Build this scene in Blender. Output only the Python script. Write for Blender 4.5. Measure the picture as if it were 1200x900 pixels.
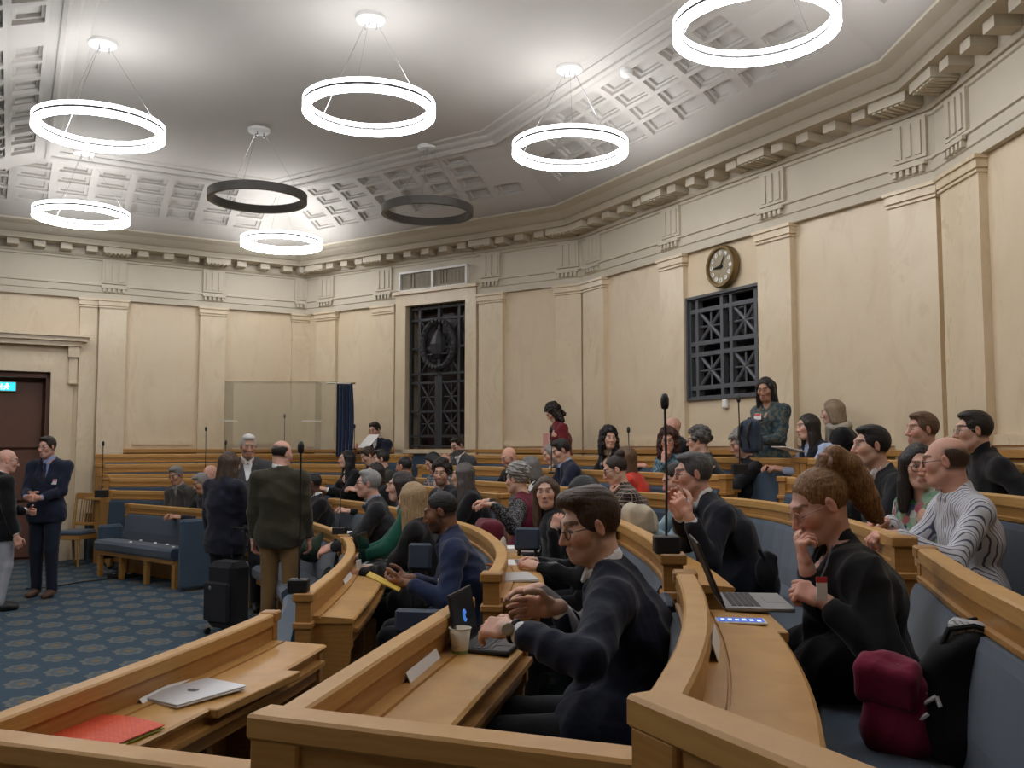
import bpy, math, random
import numpy as np
from mathutils import Vector, Matrix

SC = bpy.context.scene
for o in list(bpy.data.objects):
    bpy.data.objects.remove(o, do_unlink=True)
COL = SC.collection
PI = math.pi
rnd = random.Random(7)

# ------------------------------------------------------------------ camera, world, exposure
F_PX, PITCH, CZ = 1080.0, math.atan(75 / 1080.0), 1.64
cam_data = bpy.data.cameras.new('camera')
cam_data.sensor_width = 36.0
cam_data.lens = 36.0 * F_PX / 1200.0
cam_data.clip_start = 0.05
cam = bpy.data.objects.new('camera', cam_data)
COL.objects.link(cam)
cam.location = (0, 0, CZ)
cam.rotation_euler = (PI / 2 + PITCH, 0, 0)
SC.camera = cam
W = bpy.data.worlds.new('world')
SC.world = W
W.use_nodes = True
W.node_tree.nodes['Background'].inputs[0].default_value = (0.9, 0.95, 1.0, 1)
W.node_tree.nodes['Background'].inputs[1].default_value = 0.02
SC.view_settings.view_transform = 'Standard'
SC.view_settings.look = 'None'
SC.view_settings.gamma = 1.0
SC.view_settings.use_curve_mapping = False
SC.view_settings.exposure = 0.3
LAMP_STRENGTH = 23.0
try:
    SC.cycles.max_bounces = 8
    SC.cycles.diffuse_bounces = 5
    SC.cycles.glossy_bounces = 3
    SC.cycles.transmission_bounces = 6
    SC.cycles.use_denoising = True
    SC.cycles.sample_clamp_indirect = 6.0
    SC.cycles.caustics_reflective = False
    SC.cycles.caustics_refractive = False
except Exception:
    pass

# ------------------------------------------------------------------ survey: photo measurements to room positions
def ray(x, y):
    u, v = (x - 600) / F_PX, -(y - 450) / F_PX
    return np.array([u, math.cos(PITCH) - v * math.sin(PITCH), math.sin(PITCH) + v * math.cos(PITCH)])
def at_z(x, y, z):
    r = ray(x, y)
    return np.array([0, 0, CZ]) + r * ((z - CZ) / r[2])
def at_d(x, y, d):
    r = ray(x, y)
    return np.array([0, 0, CZ]) + r * (d / r[1])

# ------------------------------------------------------------------ materials
def new_mat(name):
    m = bpy.data.materials.new(name)
    m.use_nodes = True
    nt = m.node_tree
    return m, nt, nt.nodes['Principled BSDF']
def N(nt, t, **kw):
    n = nt.nodes.new(t)
    for k, v in kw.items():
        setattr(n, k, v)
    return n
def sock(nt, v, s):
    if isinstance(v, (int, float)):
        s.default_value = v
    elif isinstance(v, (tuple, list)):
        s.default_value = v
    else:
        nt.links.new(v, s)
def MATH(nt, op, a, b=None, c=None):
    n = N(nt, 'ShaderNodeMath', operation=op)
    sock(nt, a, n.inputs[0])
    if b is not None: sock(nt, b, n.inputs[1])
    if c is not None: sock(nt, c, n.inputs[2])
    return n.outputs[0]
def MIX(nt, f, a, b):
    n = N(nt, 'ShaderNodeMix', data_type='RGBA')
    sock(nt, f, n.inputs[0])
    sock(nt, a if not (isinstance(a, tuple) and len(a) == 3) else a + (1,), n.inputs[6])
    sock(nt, b if not (isinstance(b, tuple) and len(b) == 3) else b + (1,), n.inputs[7])
    return n.outputs[2]
def RAMP(nt, f, stops):
    n = N(nt, 'ShaderNodeValToRGB')
    e = n.color_ramp.elements
    while len(e) < len(stops): e.new(0.5)
    for k, (p, c) in enumerate(stops):
        e[k].position = p
        e[k].color = tuple(c) + (1,) if len(c) == 3 else c
    sock(nt, f, n.inputs[0])
    return n.outputs[0]
def COORD(nt, kind='Object', scale=(1, 1, 1), rot=(0, 0, 0)):
    t = N(nt, 'ShaderNodeTexCoord')
    mp = N(nt, 'ShaderNodeMapping')
    mp.inputs['Scale'].default_value = scale
    mp.inputs['Rotation'].default_value = rot
    nt.links.new(t.outputs[kind], mp.inputs[0])
    return mp.outputs[0]
def NOISE(nt, vec, scale, detail=4, rough=0.55, dist=0.0):
    n = N(nt, 'ShaderNodeTexNoise')
    nt.links.new(vec, n.inputs['Vector'])
    n.inputs['Scale'].default_value = scale
    n.inputs['Detail'].default_value = detail
    n.inputs['Roughness'].default_value = rough
    n.inputs['Distortion'].default_value = dist
    return n.outputs['Fac']
def BUMP(nt, h, strength, dist=0.01):
    n = N(nt, 'ShaderNodeBump')
    n.inputs['Strength'].default_value = strength
    n.inputs['Distance'].default_value = dist
    nt.links.new(h, n.inputs['Height'])
    return n.outputs['Normal']
def plain(name, col, rough=0.6, metal=0.0, spec=0.5, noise=0.0, nscale=30, bump=0.0, coat=0.0):
    m, nt, b = new_mat(name)
    b.inputs['Roughness'].default_value = rough
    b.inputs['Metallic'].default_value = metal
    b.inputs['Specular IOR Level'].default_value = spec
    b.inputs['Coat Weight'].default_value = coat
    v = COORD(nt)
    f = NOISE(nt, v, nscale)
    lo = tuple(c * (1 - noise) for c in col); hi = tuple(min(1, c * (1 + noise)) for c in col)
    nt.links.new(MIX(nt, f, lo, hi), b.inputs['Base Color'])
    if bump: nt.links.new(BUMP(nt, f, bump), b.inputs['Normal'])
    return m
def emissive(name, col, strength):
    m, nt, b = new_mat(name)
    b.inputs['Base Color'].default_value = col + (1,)
    b.inputs['Emission Color'].default_value = col + (1,)
    b.inputs['Emission Strength'].default_value = strength
    return m
def wood_mat(name, c1, c2, c3, rough=0.38, coat=0.15):
    m, nt, b = new_mat(name)
    v = COORD(nt, 'Object', (1, 1, 5))
    n1 = NOISE(nt, v, 2.2, 5, 0.6, 1.2)
    w = N(nt, 'ShaderNodeTexWave', wave_type='BANDS', bands_direction='Z')
    nt.links.new(v, w.inputs['Vector'])
    w.inputs['Scale'].default_value = 2.6; w.inputs['Distortion'].default_value = 9.0
    w.inputs['Detail'].default_value = 3.0; w.inputs['Detail Scale'].default_value = 1.6
    fine = NOISE(nt, COORD(nt, 'Object', (14, 14, 60)), 6, 3)
    a = MIX(nt, MATH(nt, 'MULTIPLY', w.outputs['Fac'], 0.7), c1, c2)
    a = MIX(nt, MATH(nt, 'MULTIPLY', fine, 0.35), a, c3)
    a = MIX(nt, MATH(nt, 'MULTIPLY', n1, 0.35), a, c2)
    nt.links.new(a, b.inputs['Base Color'])
    nt.links.new(MATH(nt, 'MULTIPLY_ADD', n1, 0.22, rough - 0.1), b.inputs['Roughness'])
    nt.links.new(BUMP(nt, fine, 0.06, 0.003), b.inputs['Normal'])
    b.inputs['Specular IOR Level'].default_value = 0.35
    b.inputs['Coat Weight'].default_value = coat
    b.inputs['Coat Roughness'].default_value = 0.25
    return m
M = {}
M['wood'] = wood_mat('oak', (0.50, 0.265, 0.078), (0.40, 0.195, 0.052), (0.33, 0.148, 0.037))
M['wood_top'] = wood_mat('oak_desktop', (0.60, 0.335, 0.103), (0.49, 0.258, 0.072), (0.41, 0.20, 0.052), rough=0.38, coat=0.12)
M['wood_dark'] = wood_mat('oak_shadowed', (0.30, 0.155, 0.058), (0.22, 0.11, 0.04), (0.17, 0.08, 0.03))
M['wood_rail'] = wood_mat('oak_rail', (0.60, 0.345, 0.115), (0.51, 0.275, 0.085), (0.42, 0.215, 0.06), rough=0.45, coat=0.08)
def fabric(name, col, var=0.25, scale=6, rough=0.9, sheen=0.3, bump=0.25):
    m, nt, b = new_mat(name)
    v = COORD(nt)
    f = NOISE(nt, v, scale, 5, 0.6)
    g = NOISE(nt, v, 260, 2)
    lo = tuple(c * (1 - var) for c in col); hi = tuple(min(1, c * (1 + var)) for c in col)
    nt.links.new(MIX(nt, f, lo, hi), b.inputs['Base Color'])
    b.inputs['Roughness'].default_value = rough
    b.inputs['Specular IOR Level'].default_value = 0.25
    b.inputs['Sheen Weight'].default_value = sheen
    b.inputs['Sheen Roughness'].default_value = 0.5
    nt.links.new(BUMP(nt, MATH(nt, 'ADD', MATH(nt, 'MULTIPLY', f, 0.6), MATH(nt, 'MULTIPLY', g, 0.15)), bump, 0.02), b.inputs['Normal'])
    return m
M['blue'] = fabric('blue_velvet', (0.036, 0.062, 0.098), 0.22, 4.5, 0.75, 0.35, 0.1)
M['blue_dark'] = plain('blue_leather', (0.022, 0.036, 0.065), 0.45, noise=0.15, bump=0.1)
# stone walls
def stone(name, c1, c2, c3, rough=0.42, big=0.55):
    m, nt, b = new_mat(name)
    v = COORD(nt)
    n1 = NOISE(nt, v, big, 6, 0.6, 0.6)
    n2 = NOISE(nt, COORD(nt, 'Object', (1, 1, 0.45)), 3.0, 8, 0.65, 1.5)
    n3 = NOISE(nt, v, 24, 3)
    a = MIX(nt, RAMP(nt, n1, [(0.35, (0, 0, 0)), (0.68, (1, 1, 1))]), c1, c2)
    a = MIX(nt, RAMP(nt, n2, [(0.52, (0, 0, 0)), (0.72, (0.55, 0.55, 0.55))]), a, c3)
    a = MIX(nt, MATH(nt, 'MULTIPLY', n3, 0.12), a, tuple(c * 0.75 for c in c3))
    nt.links.new(a, b.inputs['Base Color'])
    nt.links.new(MATH(nt, 'MULTIPLY_ADD', n2, 0.3, rough - 0.15), b.inputs['Roughness'])
    return m
M['stone'] = stone('cream_marble', (0.67, 0.545, 0.37), (0.74, 0.62, 0.445), (0.58, 0.455, 0.295))
M['stone_pale'] = stone('pale_marble_pilaster', (0.68, 0.56, 0.385), (0.75, 0.635, 0.46), (0.59, 0.465, 0.305), rough=0.30, big=1.2)
M['plaster'] = plain('painted_plaster', (0.55, 0.495, 0.39), 0.7, noise=0.05, nscale=5)
M['ceiling'] = plain('ceiling_paint', (0.46, 0.435, 0.395), 0.8, noise=0.03, nscale=2)
M['door'] = plain('brown_leather', (0.13, 0.05, 0.027), 0.5, noise=0.25, nscale=3)
M['iron'] = plain('dark_iron', (0.045, 0.046, 0.05), 0.55, metal=0.3, noise=0.2)
M['iron_grey'] = plain('grey_iron', (0.10, 0.105, 0.115), 0.55, metal=0.2, noise=0.15)
M['black_glass'] = plain('night_glass', (0.006, 0.006, 0.008), 0.15)
M['night_red'] = plain('dim_red_glass', (0.035, 0.016, 0.012), 0.4, noise=0.5, nscale=3)
M['black'] = plain('black_plastic', (0.012, 0.012, 0.013), 0.45)
M['grey_metal'] = plain('grey_lamp_metal', (0.16, 0.155, 0.15), 0.5, metal=0.3)
M['white'] = plain('white_paint', (0.80, 0.79, 0.77), 0.5)
M['paper'] = plain('white_paper', (0.82, 0.81, 0.79), 0.8, noise=0.02)
M['chrome'] = plain('steel', (0.55, 0.55, 0.56), 0.25, metal=1.0)
M['silver'] = plain('silver_aluminium', (0.66, 0.67, 0.69), 0.35, metal=0.35, noise=0.02)
M['lamp'] = emissive('lamp_diffuser', (0.95, 0.96, 1.0), LAMP_STRENGTH)
M['lamp_outer'] = emissive('lamp_outer_diffuser', (0.95, 0.96, 1.0), 7.0)
M['lamp_up'] = emissive('lamp_upper_diffuser', (0.95, 0.96, 1.0), LAMP_STRENGTH * 0.55)
M['brass'] = plain('old_brass', (0.22, 0.15, 0.065), 0.4, metal=0.7, noise=0.2)
M['curtain'] = fabric('navy_curtain', (0.012, 0.03, 0.085), 0.25, 6)

# ------------------------------------------------------------------ mesh helpers
def link(o, parent=None):
    COL.objects.link(o)
    if parent is not None: o.parent = parent
    return o
class MB:
    """collects shapes into one mesh"""
    def __init__(s): s.v = []; s.f = []; s.m = []; s.mi = 0
    def add(s, vs, fs):
        b = len(s.v)
        s.v += [tuple(map(float, p)) for p in vs]
        for f in fs:
            s.f.append([b + i for i in f]); s.m.append(s.mi)
        return s
    def box(s, c, h, R=None, bev=0.0):
        """c centre, h half sizes, R 3x3 columns = axes"""
        c = np.array(c, float); h = np.array(h, float)
        R = np.eye(3) if R is None else np.array(R)
        if bev <= 0:
            P = [c + R @ (h * np.array(q)) for q in ((-1,-1,-1),(1,-1,-1),(1,1,-1),(-1,1,-1),(-1,-1,1),(1,-1,1),(1,1,1),(-1,1,1))]
            return s.add(P, [(0,3,2,1),(4,5,6,7),(0,1,5,4),(1,2,6,5),(2,3,7,6),(3,0,4,7)])
        b = min(bev, h.min() * 0.95)
        P = []; idx = {}
        for sx in (-1, 1):
            for sy in (-1, 1):
                for sz in (-1, 1):
                    for ax in range(3):
                        q = np.array([sx, sy, sz], float) * (h - b)
                        q[ax] += (sx, sy, sz)[ax] * b
                        idx[(sx, sy, sz, ax)] = len(P); P.append(c + R @ q)
        Fs = []
        for ax in range(3):
            o = [a for a in range(3) if a != ax]
            for sg in (-1, 1):
                ring = []
                for (p, q) in ((-1,-1),(1,-1),(1,1),(-1,1)):
                    k = [0,0,0]; k[ax] = sg; k[o[0]] = p; k[o[1]] = q
                    ring.append(idx[tuple(k) + (ax,)])
                flip = (sg < 0) != (ax == 1)
                Fs.append(ring[::-1] if flip else ring)
        for ax in range(3):      # edges along ax
            o = [a for a in range(3) if a != ax]
            for p in (-1, 1):
                for q in (-1, 1):
                    k0 = [0,0,0]; k0[ax] = -1; k0[o[0]] = p; k0[o[1]] = q
                    k1 = list(k0); k1[ax] = 1
                    r = [idx[tuple(k0)+(o[0],)], idx[tuple(k1)+(o[0],)], idx[tuple(k1)+(o[1],)], idx[tuple(k0)+(o[1],)]]
                    flip = (p * q < 0) != (ax == 1)
                    Fs.append(r if not flip else r[::-1])
        for sx in (-1,1):
            for sy in (-1,1):
                for sz in (-1,1):
                    r = [idx[(sx,sy,sz,a)] for a in range(3)]
                    Fs.append(r if sx*sy*sz > 0 else r[::-1])
        return s.add(P, Fs)
    def tube(s, pts, r, n=8, cap=True, ends=None):
        pts = [np.array(p, float) for p in pts]
        rr = r if isinstance(r, (list, tuple)) else [r] * len(pts)
        P = []; u = None
        for i, p in enumerate(pts):
            t = pts[min(i+1, len(pts)-1)] - pts[max(i-1, 0)]
            t = t / (np.linalg.norm(t) + 1e-9)
            if u is None:
                u = np.cross(t, [0,0,1.0])
                if np.linalg.norm(u) < 1e-3: u = np.cross(t, [1.0,0,0])
            u = u - t * np.dot(u, t); u /= np.linalg.norm(u) + 1e-9
            w = np.cross(t, u)
            P += [p + rr[i] * (math.cos(2*PI*k/n) * u + math.sin(2*PI*k/n) * w) for k in range(n)]
        Fs = []
        for i in range(len(pts)-1):
            for k in range(n):
                a, b = i*n+k, i*n+(k+1) % n
                Fs.append((a, b, b+n, a+n))
        if cap:
            Fs.append(tuple(range(n))[::-1]); Fs.append(tuple(range((len(pts)-1)*n, len(pts)*n)))
        return s.add(P, Fs)
    def lathe(s, prof, c=(0,0,0), n=20, R=None):
        c = np.array(c, float); R = np.eye(3) if R is None else np.array(R)
        P = []
        for (r, z) in prof:
            P += [c + R @ np.array([r*math.cos(2*PI*k/n), r*math.sin(2*PI*k/n), z]) for k in range(n)]
        Fs = []
        for i in range(len(prof)-1):
            for k in range(n):
                a, b = i*n+k, i*n+(k+1) % n
                Fs.append((a, b, b+n, a+n))
        Fs.append(tuple(range(n))[::-1]); Fs.append(tuple(range((len(prof)-1)*n, len(prof)*n)))
        return s.add(P, Fs)
    def sweep(s, path, prof, cap=True, closed=False):
        """path [(x,y)], prof [(offset to the right of travel, z)] closed outline"""
        path = np.array(path, float); n = len(path); m = len(prof)
        P = []
        for i in range(n):
            if closed:
                d0 = path[i] - path[i-1]; d1 = path[(i+1) % n] - path[i]
            else:
                d0 = path[i] - path[max(i-1, 0)] if i else path[1] - path[0]
                d1 = path[min(i+1, n-1)] - path[i] if i < n-1 else path[i] - path[i-1]
            d0 = d0 / np.linalg.norm(d0); d1 = d1 / np.linalg.norm(d1)
            n0 = np.array([d0[1], -d0[0]]); n1 = np.array([d1[1], -d1[0]])
            b = n0 + n1; b = b / (1 + np.dot(n0, n1))
            for (o, z) in prof:
                q = path[i] + b * o
                P.append((q[0], q[1], z))
        area = sum(prof[j][0]*prof[(j+1)%m][1] - prof[(j+1)%m][0]*prof[j][1] for j in range(m))
        Fs = []
        for i in range(n if closed else n-1):
            for j in range(m):
                a, b = i*m+j, i*m+(j+1) % m
                c, d = ((i+1) % n)*m+(j+1) % m, ((i+1) % n)*m+j
                Fs.append((a, b, c, d) if area < 0 else (d, c, b, a))
        if cap and not closed:
            A = tuple(range(m)); B = tuple(range((n-1)*m, n*m))
            Fs.append(A[::-1] if area < 0 else A); Fs.append(B if area < 0 else B[::-1])
        return s.add(P, Fs)
    def build(s, name, mat, parent=None, smooth=False, kind=None):
        me = bpy.data.meshes.new(name)
        me.from_pydata(s.v, [], s.f)
        mats = mat if isinstance(mat, list) else [mat]
        for q in mats: me.materials.append(q)
        if len(mats) > 1: me.polygons.foreach_set('material_index', s.m)
        if smooth: me.polygons.foreach_set('use_smooth', [True] * len(s.f))
        me.validate(); me.update()
        o = link(bpy.data.objects.new(name, me), parent)
        if kind: o['kind'] = kind
        return o
def tag(o, label, cat, group=None, kind=None):
    o['label'] = label; o['category'] = cat
    if group: o['group'] = group
    if kind: o['kind'] = kind
    return o
def empty(name, loc=(0,0,0), rz=0, label=None, cat=None, group=None):
    o = bpy.data.objects.new(name, None)
    o.empty_display_size = 0.1
    link(o); o.location = tuple(map(float, loc)); o.rotation_euler = (0, 0, rz)
    if label: tag(o, label, cat, group)
    return o
def rotz(a):
    c, s = math.cos(a), math.sin(a)
    return np.array([[c,-s,0],[s,c,0],[0,0,1.0]])
def roty(a):
    c, s = math.cos(a), math.sin(a)
    return np.array([[c,0,s],[0,1,0],[-s,0,c]])
def rotx(a):
    c, s = math.cos(a), math.sin(a)
    return np.array([[1,0,0],[0,c,-s],[0,s,c]])
# ================================================================== THE ROOM
AX = math.radians(28.5)
a_dir = np.array([math.cos(AX), math.sin(AX)])
C0 = np.array([3.73, -1.2]); C1 = np.array([3.64, 7.68]); C2 = np.array([1.00, 12.55])
d2 = np.array([-math.cos(math.radians(33.7)), math.sin(math.radians(33.7))])
w1a, w1b = np.array([-7.39, 13.19]), np.array([-3.74, 15.40])
dw1 = (w1b - w1a) / np.linalg.norm(w1b - w1a)
_t = np.linalg.solve(np.array([[d2[0], -dw1[0]], [d2[1], -dw1[1]]]), w1a - C2)
C3 = C2 + d2 * _t[0]
C4 = C3 - dw1 * 12.5
C5 = C0 - a_dir * 12.5
WALLS = {'back_right': (C0, C1), 'back': (C1, C2), 'back_left': (C2, C3), 'side': (C3, C4), 'front': (C4, C5), 'rear_side': (C5, C0)}
Z_CAP, Z_CEIL = 3.89, 5.60
def wall_frame(w):
    A, B = WALLS[w]
    d = (B - A) / np.linalg.norm(B - A)
    return A, d, np.array([-d[1], d[0]]), np.linalg.norm(B - A)      # inward normal is to the left
def wall_s(w, x, y, z=Z_CAP):
    A, d, n, L = wall_frame(w)
    return float(np.dot(at_z(x, y, z)[:2] - A, d))
def wall_hit(w, x, y):
    """s, z where the sight line through a photo point meets the wall"""
    A, d, n, L = wall_frame(w)
    r = ray(x, y)
    t = np.dot(A, n) / np.dot(r[:2], n)
    P = np.array([0, 0, CZ]) + r * t
    return float(np.dot(P[:2] - A, d)), float(P[2])
def wall_R(w):
    A, d, n, L = wall_frame(w)
    return np.array([[d[0], n[0], 0], [d[1], n[1], 0], [0, 0, 1.0]])
def wbox(mb, w, s0, s1, o0, o1, z0, z1, bev=0.0):
    A, d, n, L = wall_frame(w)
    c = A + d * (s0 + s1) / 2 + n * (o0 + o1) / 2
    mb.box((c[0], c[1], (z0 + z1) / 2), (abs(s1 - s0) / 2, abs(o1 - o0) / 2, abs(z1 - z0) / 2), wall_R(w), bev)
def wpt(w, s, o, z):
    A, d, n, L = wall_frame(w)
    q = A + d * s + n * o
    return np.array([q[0], q[1], z])

# carpet
def carpet_mat():
    m, nt, b = new_mat('blue_medallion_carpet')
    v = COORD(nt, 'Object', (1, 1, 1), (0, 0, -AX))
    sx = N(nt, 'ShaderNodeSeparateXYZ'); nt.links.new(v, sx.inputs[0])
    u = MATH(nt, 'DIVIDE', sx.outputs[0], 0.256)
    col = MATH(nt, 'FLOOR', u)
    fu = MATH(nt, 'SUBTRACT', MATH(nt, 'FRACT', u), 0.5)
    half = MATH(nt, 'MULTIPLY', MATH(nt, 'FLOORED_MODULO', col, 2.0), 0.5)
    fv = MATH(nt, 'SUBTRACT', MATH(nt, 'FRACT', MATH(nt, 'ADD', MATH(nt, 'DIVIDE', sx.outputs[1], 0.51), half)), 0.5)
    du = MATH(nt, 'DIVIDE', fu, 0.46); dv = MATH(nt, 'DIVIDE', fv, 0.29)
    r = MATH(nt, 'SQRT', MATH(nt, 'ADD', MATH(nt, 'MULTIPLY', du, du), MATH(nt, 'MULTIPLY', dv, dv)))
    ang = MATH(nt, 'ARCTAN2', dv, du)
    wob = MATH(nt, 'MULTIPLY', MATH(nt, 'SINE', MATH(nt, 'MULTIPLY', ang, 8.0)), 0.09)
    r = MATH(nt, 'ADD', r, wob)
    fine = N(nt, 'ShaderNodeTexVoronoi'); fine.inputs['Scale'].default_value = 34
    nt.links.new(v, fine.inputs['Vector'])
    dots = RAMP(nt, fine.outputs['Distance'], [(0.15, (1, 1, 1)), (0.4, (0, 0, 0))])
    bg = MIX(nt, MATH(nt, 'MULTIPLY', dots, 0.35), (0.056, 0.090, 0.120), (0.11, 0.150, 0.178))
    med = RAMP(nt, r, [(0.0, (0.28, 0.17, 0.06)), (0.20, (0.23, 0.16, 0.075)), (0.36, (0.12, 0.145, 0.155)), (0.62, (0.095, 0.13, 0.155)), (0.74, (0.20, 0.19, 0.155)), (0.92, (0.16, 0.165, 0.155)), (1.0, (0.06, 0.10, 0.135))])
    inside = MATH(nt, 'LESS_THAN', r, 1.0)
    a = MIX(nt, inside, bg, med)
    pile = NOISE(nt, v, 160, 2)
    a = MIX(nt, MATH(nt, 'MULTIPLY', pile, 0.5), a, (0.035, 0.055, 0.085))
    nt.links.new(a, b.inputs['Base Color'])
    b.inputs['Roughness'].default_value = 0.95
    b.inputs['Specular IOR Level'].default_value = 0.15
    nt.links.new(BUMP(nt, pile, 0.3, 0.004), b.inputs['Normal'])
    return m
M['carpet'] = carpet_mat()
poly = [C0, C1, C2, C3, C4, C5]
mb = MB(); mb.add([(p[0], p[1], 0) for p in poly] + [(p[0], p[1], -0.1) for p in poly], [(0,1,2,3,4,5), (11,10,9,8,7,6)] + [(i, i+6, (i+1) % 6+6, (i+1) % 6) for i in range(6)])
mb.build('floor', M['carpet'], kind='structure')

# walls with openings
def wall_mesh(w, name, holes):
    A, d, n, L = wall_frame(w)
    mb = MB()
    ss = sorted({0.0, L} | {h[0] for h in holes} | {h[1] for h in holes})
    for s0, s1 in zip(ss, ss[1:]):
        hs = [h for h in holes if h[0] <= s0 + 1e-6 and h[1] >= s1 - 1e-6]
        zs = [0.0]
        for h in sorted(hs, key=lambda q: q[2]): zs += [h[2], h[3]]
        zs.append(Z_CEIL + 0.1)
        for z0, z1 in zip(zs[::2], zs[1::2]):
            if z1 - z0 > 1e-4: wbox(mb, w, s0, s1, -0.35, 0, z0, z1)
    return mb.build(name, M['stone'], kind='structure')
def span(w, x0, y0, x1, y1):
    a = wall_hit(w, x0, y0); b = wall_hit(w, x1, y1)
    return min(a[0], b[0]), max(a[0], b[0]), min(a[1], b[1]), max(a[1], b[1])
win2 = (wall_hit('back_left', 549, 430)[0], wall_hit('back_left', 479, 430)[0], 1.62, wall_hit('back_left', 515, 356)[1])
win3 = (wall_hit('back', 897, 400)[0], wall_hit('back', 807, 400)[0], wall_hit('back', 852, 467)[1], wall_hit('back', 852, 340)[1])
dr = (wall_hit('side', 57, 500)[0], wall_hit('side', 57, 500)[0] + 1.75, 0.0, wall_hit('side', 40, 436)[1])
wall_mesh('back_right', 'wall_back_right', [])
wall_mesh('back', 'wall_back', [win3])
wall_mesh('back_left', 'wall_back_left', [win2])
wall_mesh('side', 'wall_side', [dr])
wall_mesh('front', 'wall_front', [])
wall_mesh('rear_side', 'wall_rear_side', [])

# pilasters
def pilaster(w, s0, s1, depth=0.07, mat='stone_pale', z1=Z_CAP):
    mb = MB()
    wbox(mb, w, s0, s1, 0, depth, 0, z1 - 0.10)
    wbox(mb, w, s0 - 0.015, s1 + 0.015, 0, depth + 0.02, z1 - 0.135, z1 - 0.115)
    wbox(mb, w, s0 - 0.02, s1 + 0.02, 0, depth + 0.025, z1 - 0.10, z1 - 0.03)
    wbox(mb, w, s0 - 0.035, s1 + 0.035, 0, depth + 0.045, z1 - 0.03, z1)
    mb.build('pilaster', M[mat], kind='structure')
PIL = []
def pil_px(w, xa, xb, y, depth=0.07):
    s = sorted((wall_hit(w, xa, y + 40)[0], wall_hit(w, xb, y + 40)[0]))
    pilaster(w, s[0], s[1], depth); PIL.append((w, s[0], s[1]))
pil_px('back_right', 1112, 1158, 195)
PIL[-1] = ('back_right', PIL[-1][1], PIL[-1][2])
pil_px('back', 1048, 1104, 225)
pil_px('back', 893, 932, 266)
pil_px('back', 779, 806, 300)
pil_px('back', 688, 712, 327)
pil_px('back_left', 654, 684, 336)
pil_px('back_left', 564, 592, 346)
pil_px('back_left', 440, 465, 362)
pil_px('back_left', 374, 396, 368)
pil_px('side', 341, 368, 368)
pil_px('side', 233, 263, 360)
pil_px('side', 115, 147, 350, 0.10)
pil_px('side', 93, 113, 349, 0.05)
for s in (1.2, 3.6):
    pilaster('back_right', s, s + 0.5); PIL.append(('back_right', s, s + 0.5))

# entablature: architrave, frieze, cornice swept along the walls (travel C0->C5, inward is left so offsets are negative)
wp = [C5, C0, C1, C2, C3, C4]
def inward(path, prof, name, mat, kind='structure'):
    mb = MB(); mb.sweep(path, [(-o, z) for o, z in prof])
    return mb.build(name, mat, kind=kind)
inward(wp, [(0, Z_CAP), (0.06, Z_CAP), (0.06, Z_CAP+0.09), (0.075, Z_CAP+0.10), (0.075, Z_CAP+0.19), (0.095, Z_CAP+0.20), (0.095, Z_CAP+0.225), (0.05, Z_CAP+0.235), (0.05, Z_CAP+0.58), (0.07, Z_CAP+0.59), (0.07, Z_CAP+0.62), (0, Z_CAP+0.62)], 'trim_frieze', M['plaster'])
ZB = Z_CAP + 0.62
inward(wp, [(0, ZB), (0.10, ZB), (0.12, ZB+0.03), (0.12, ZB+0.13), (0.40, ZB+0.13), (0.40, ZB+0.21), (0.42, ZB+0.22), (0.44, ZB+0.25), (0.47, ZB+0.31), (0.54, ZB+0.35), (0.56, ZB+0.36), (0.56, ZB+0.385), (0.50, ZB+0.385), (0, ZB+0.385)], 'trim_cornice', M['plaster'])
ZC = ZB + 0.385          # springing of the cove
def modillions():
    mb = MB()
    for w in ('back_right', 'back', 'back_left', 'side'):
        A, d, n, L = wall_frame(w)
        ps = sorted(((p[1] + p[2]) / 2, (p[2] - p[1])) for p in PIL if p[0] == w and p[2] - p[1] > 0.25)
        marks = [c for c, wd in ps]
        for c, wd in ps:
            wbox(mb, w, c - 0.19, c + 0.19, 0.1, 0.36, ZB+0.045, ZB+0.13)
            for k in range(6):
                wbox(mb, w, c - 0.165 + k*0.058, c - 0.13 + k*0.058, 0.13, 0.34, ZB+0.03, ZB+0.05)
        s = 0.3
        edges = [0.45] + marks + [L - 0.45]
        for a, b in zip(edges, edges[1:]):
            gap = b - a
            k = max(1, int(round(gap / 0.34)))
            for i in range(1, k):
                x = a + gap * i / k
                if all(abs(x - m) > 0.27 for m in marks):
                    wbox(mb, w, x - 0.075, x + 0.075, 0.1, 0.32, ZB+0.045, ZB+0.13)
    mb.build('trim_modillions', M['plaster'], kind='structure')
    # fluted blocks on the frieze over the pilasters
    mb = MB()
    for (w, s0, s1) in PIL:
        if s1 - s0 < 0.25: continue
        c = (s0 + s1) / 2; h = 0.17
        wbox(mb, w, c - h, c + h, 0.05, 0.085, Z_CAP+0.24, Z_CAP+0.60)
        for k in range(3):
            x = c - 0.10 + k * 0.10
            wbox(mb, w, x - 0.03, x + 0.03, 0.085, 0.10, Z_CAP+0.27, Z_CAP+0.56)
        wbox(mb, w, c - h - 0.01, c + h + 0.01, 0.09, 0.125, Z_CAP+0.165, Z_CAP+0.20)
        for k in range(5):
            x = c - 0.136 + k * 0.068
            wbox(mb, w, x - 0.018, x + 0.018, 0.075, 0.115, Z_CAP+0.11, Z_CAP+0.165)
    mb.build('trim_triglyphs', M['plaster'], kind='structure')
modillions()

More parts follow.
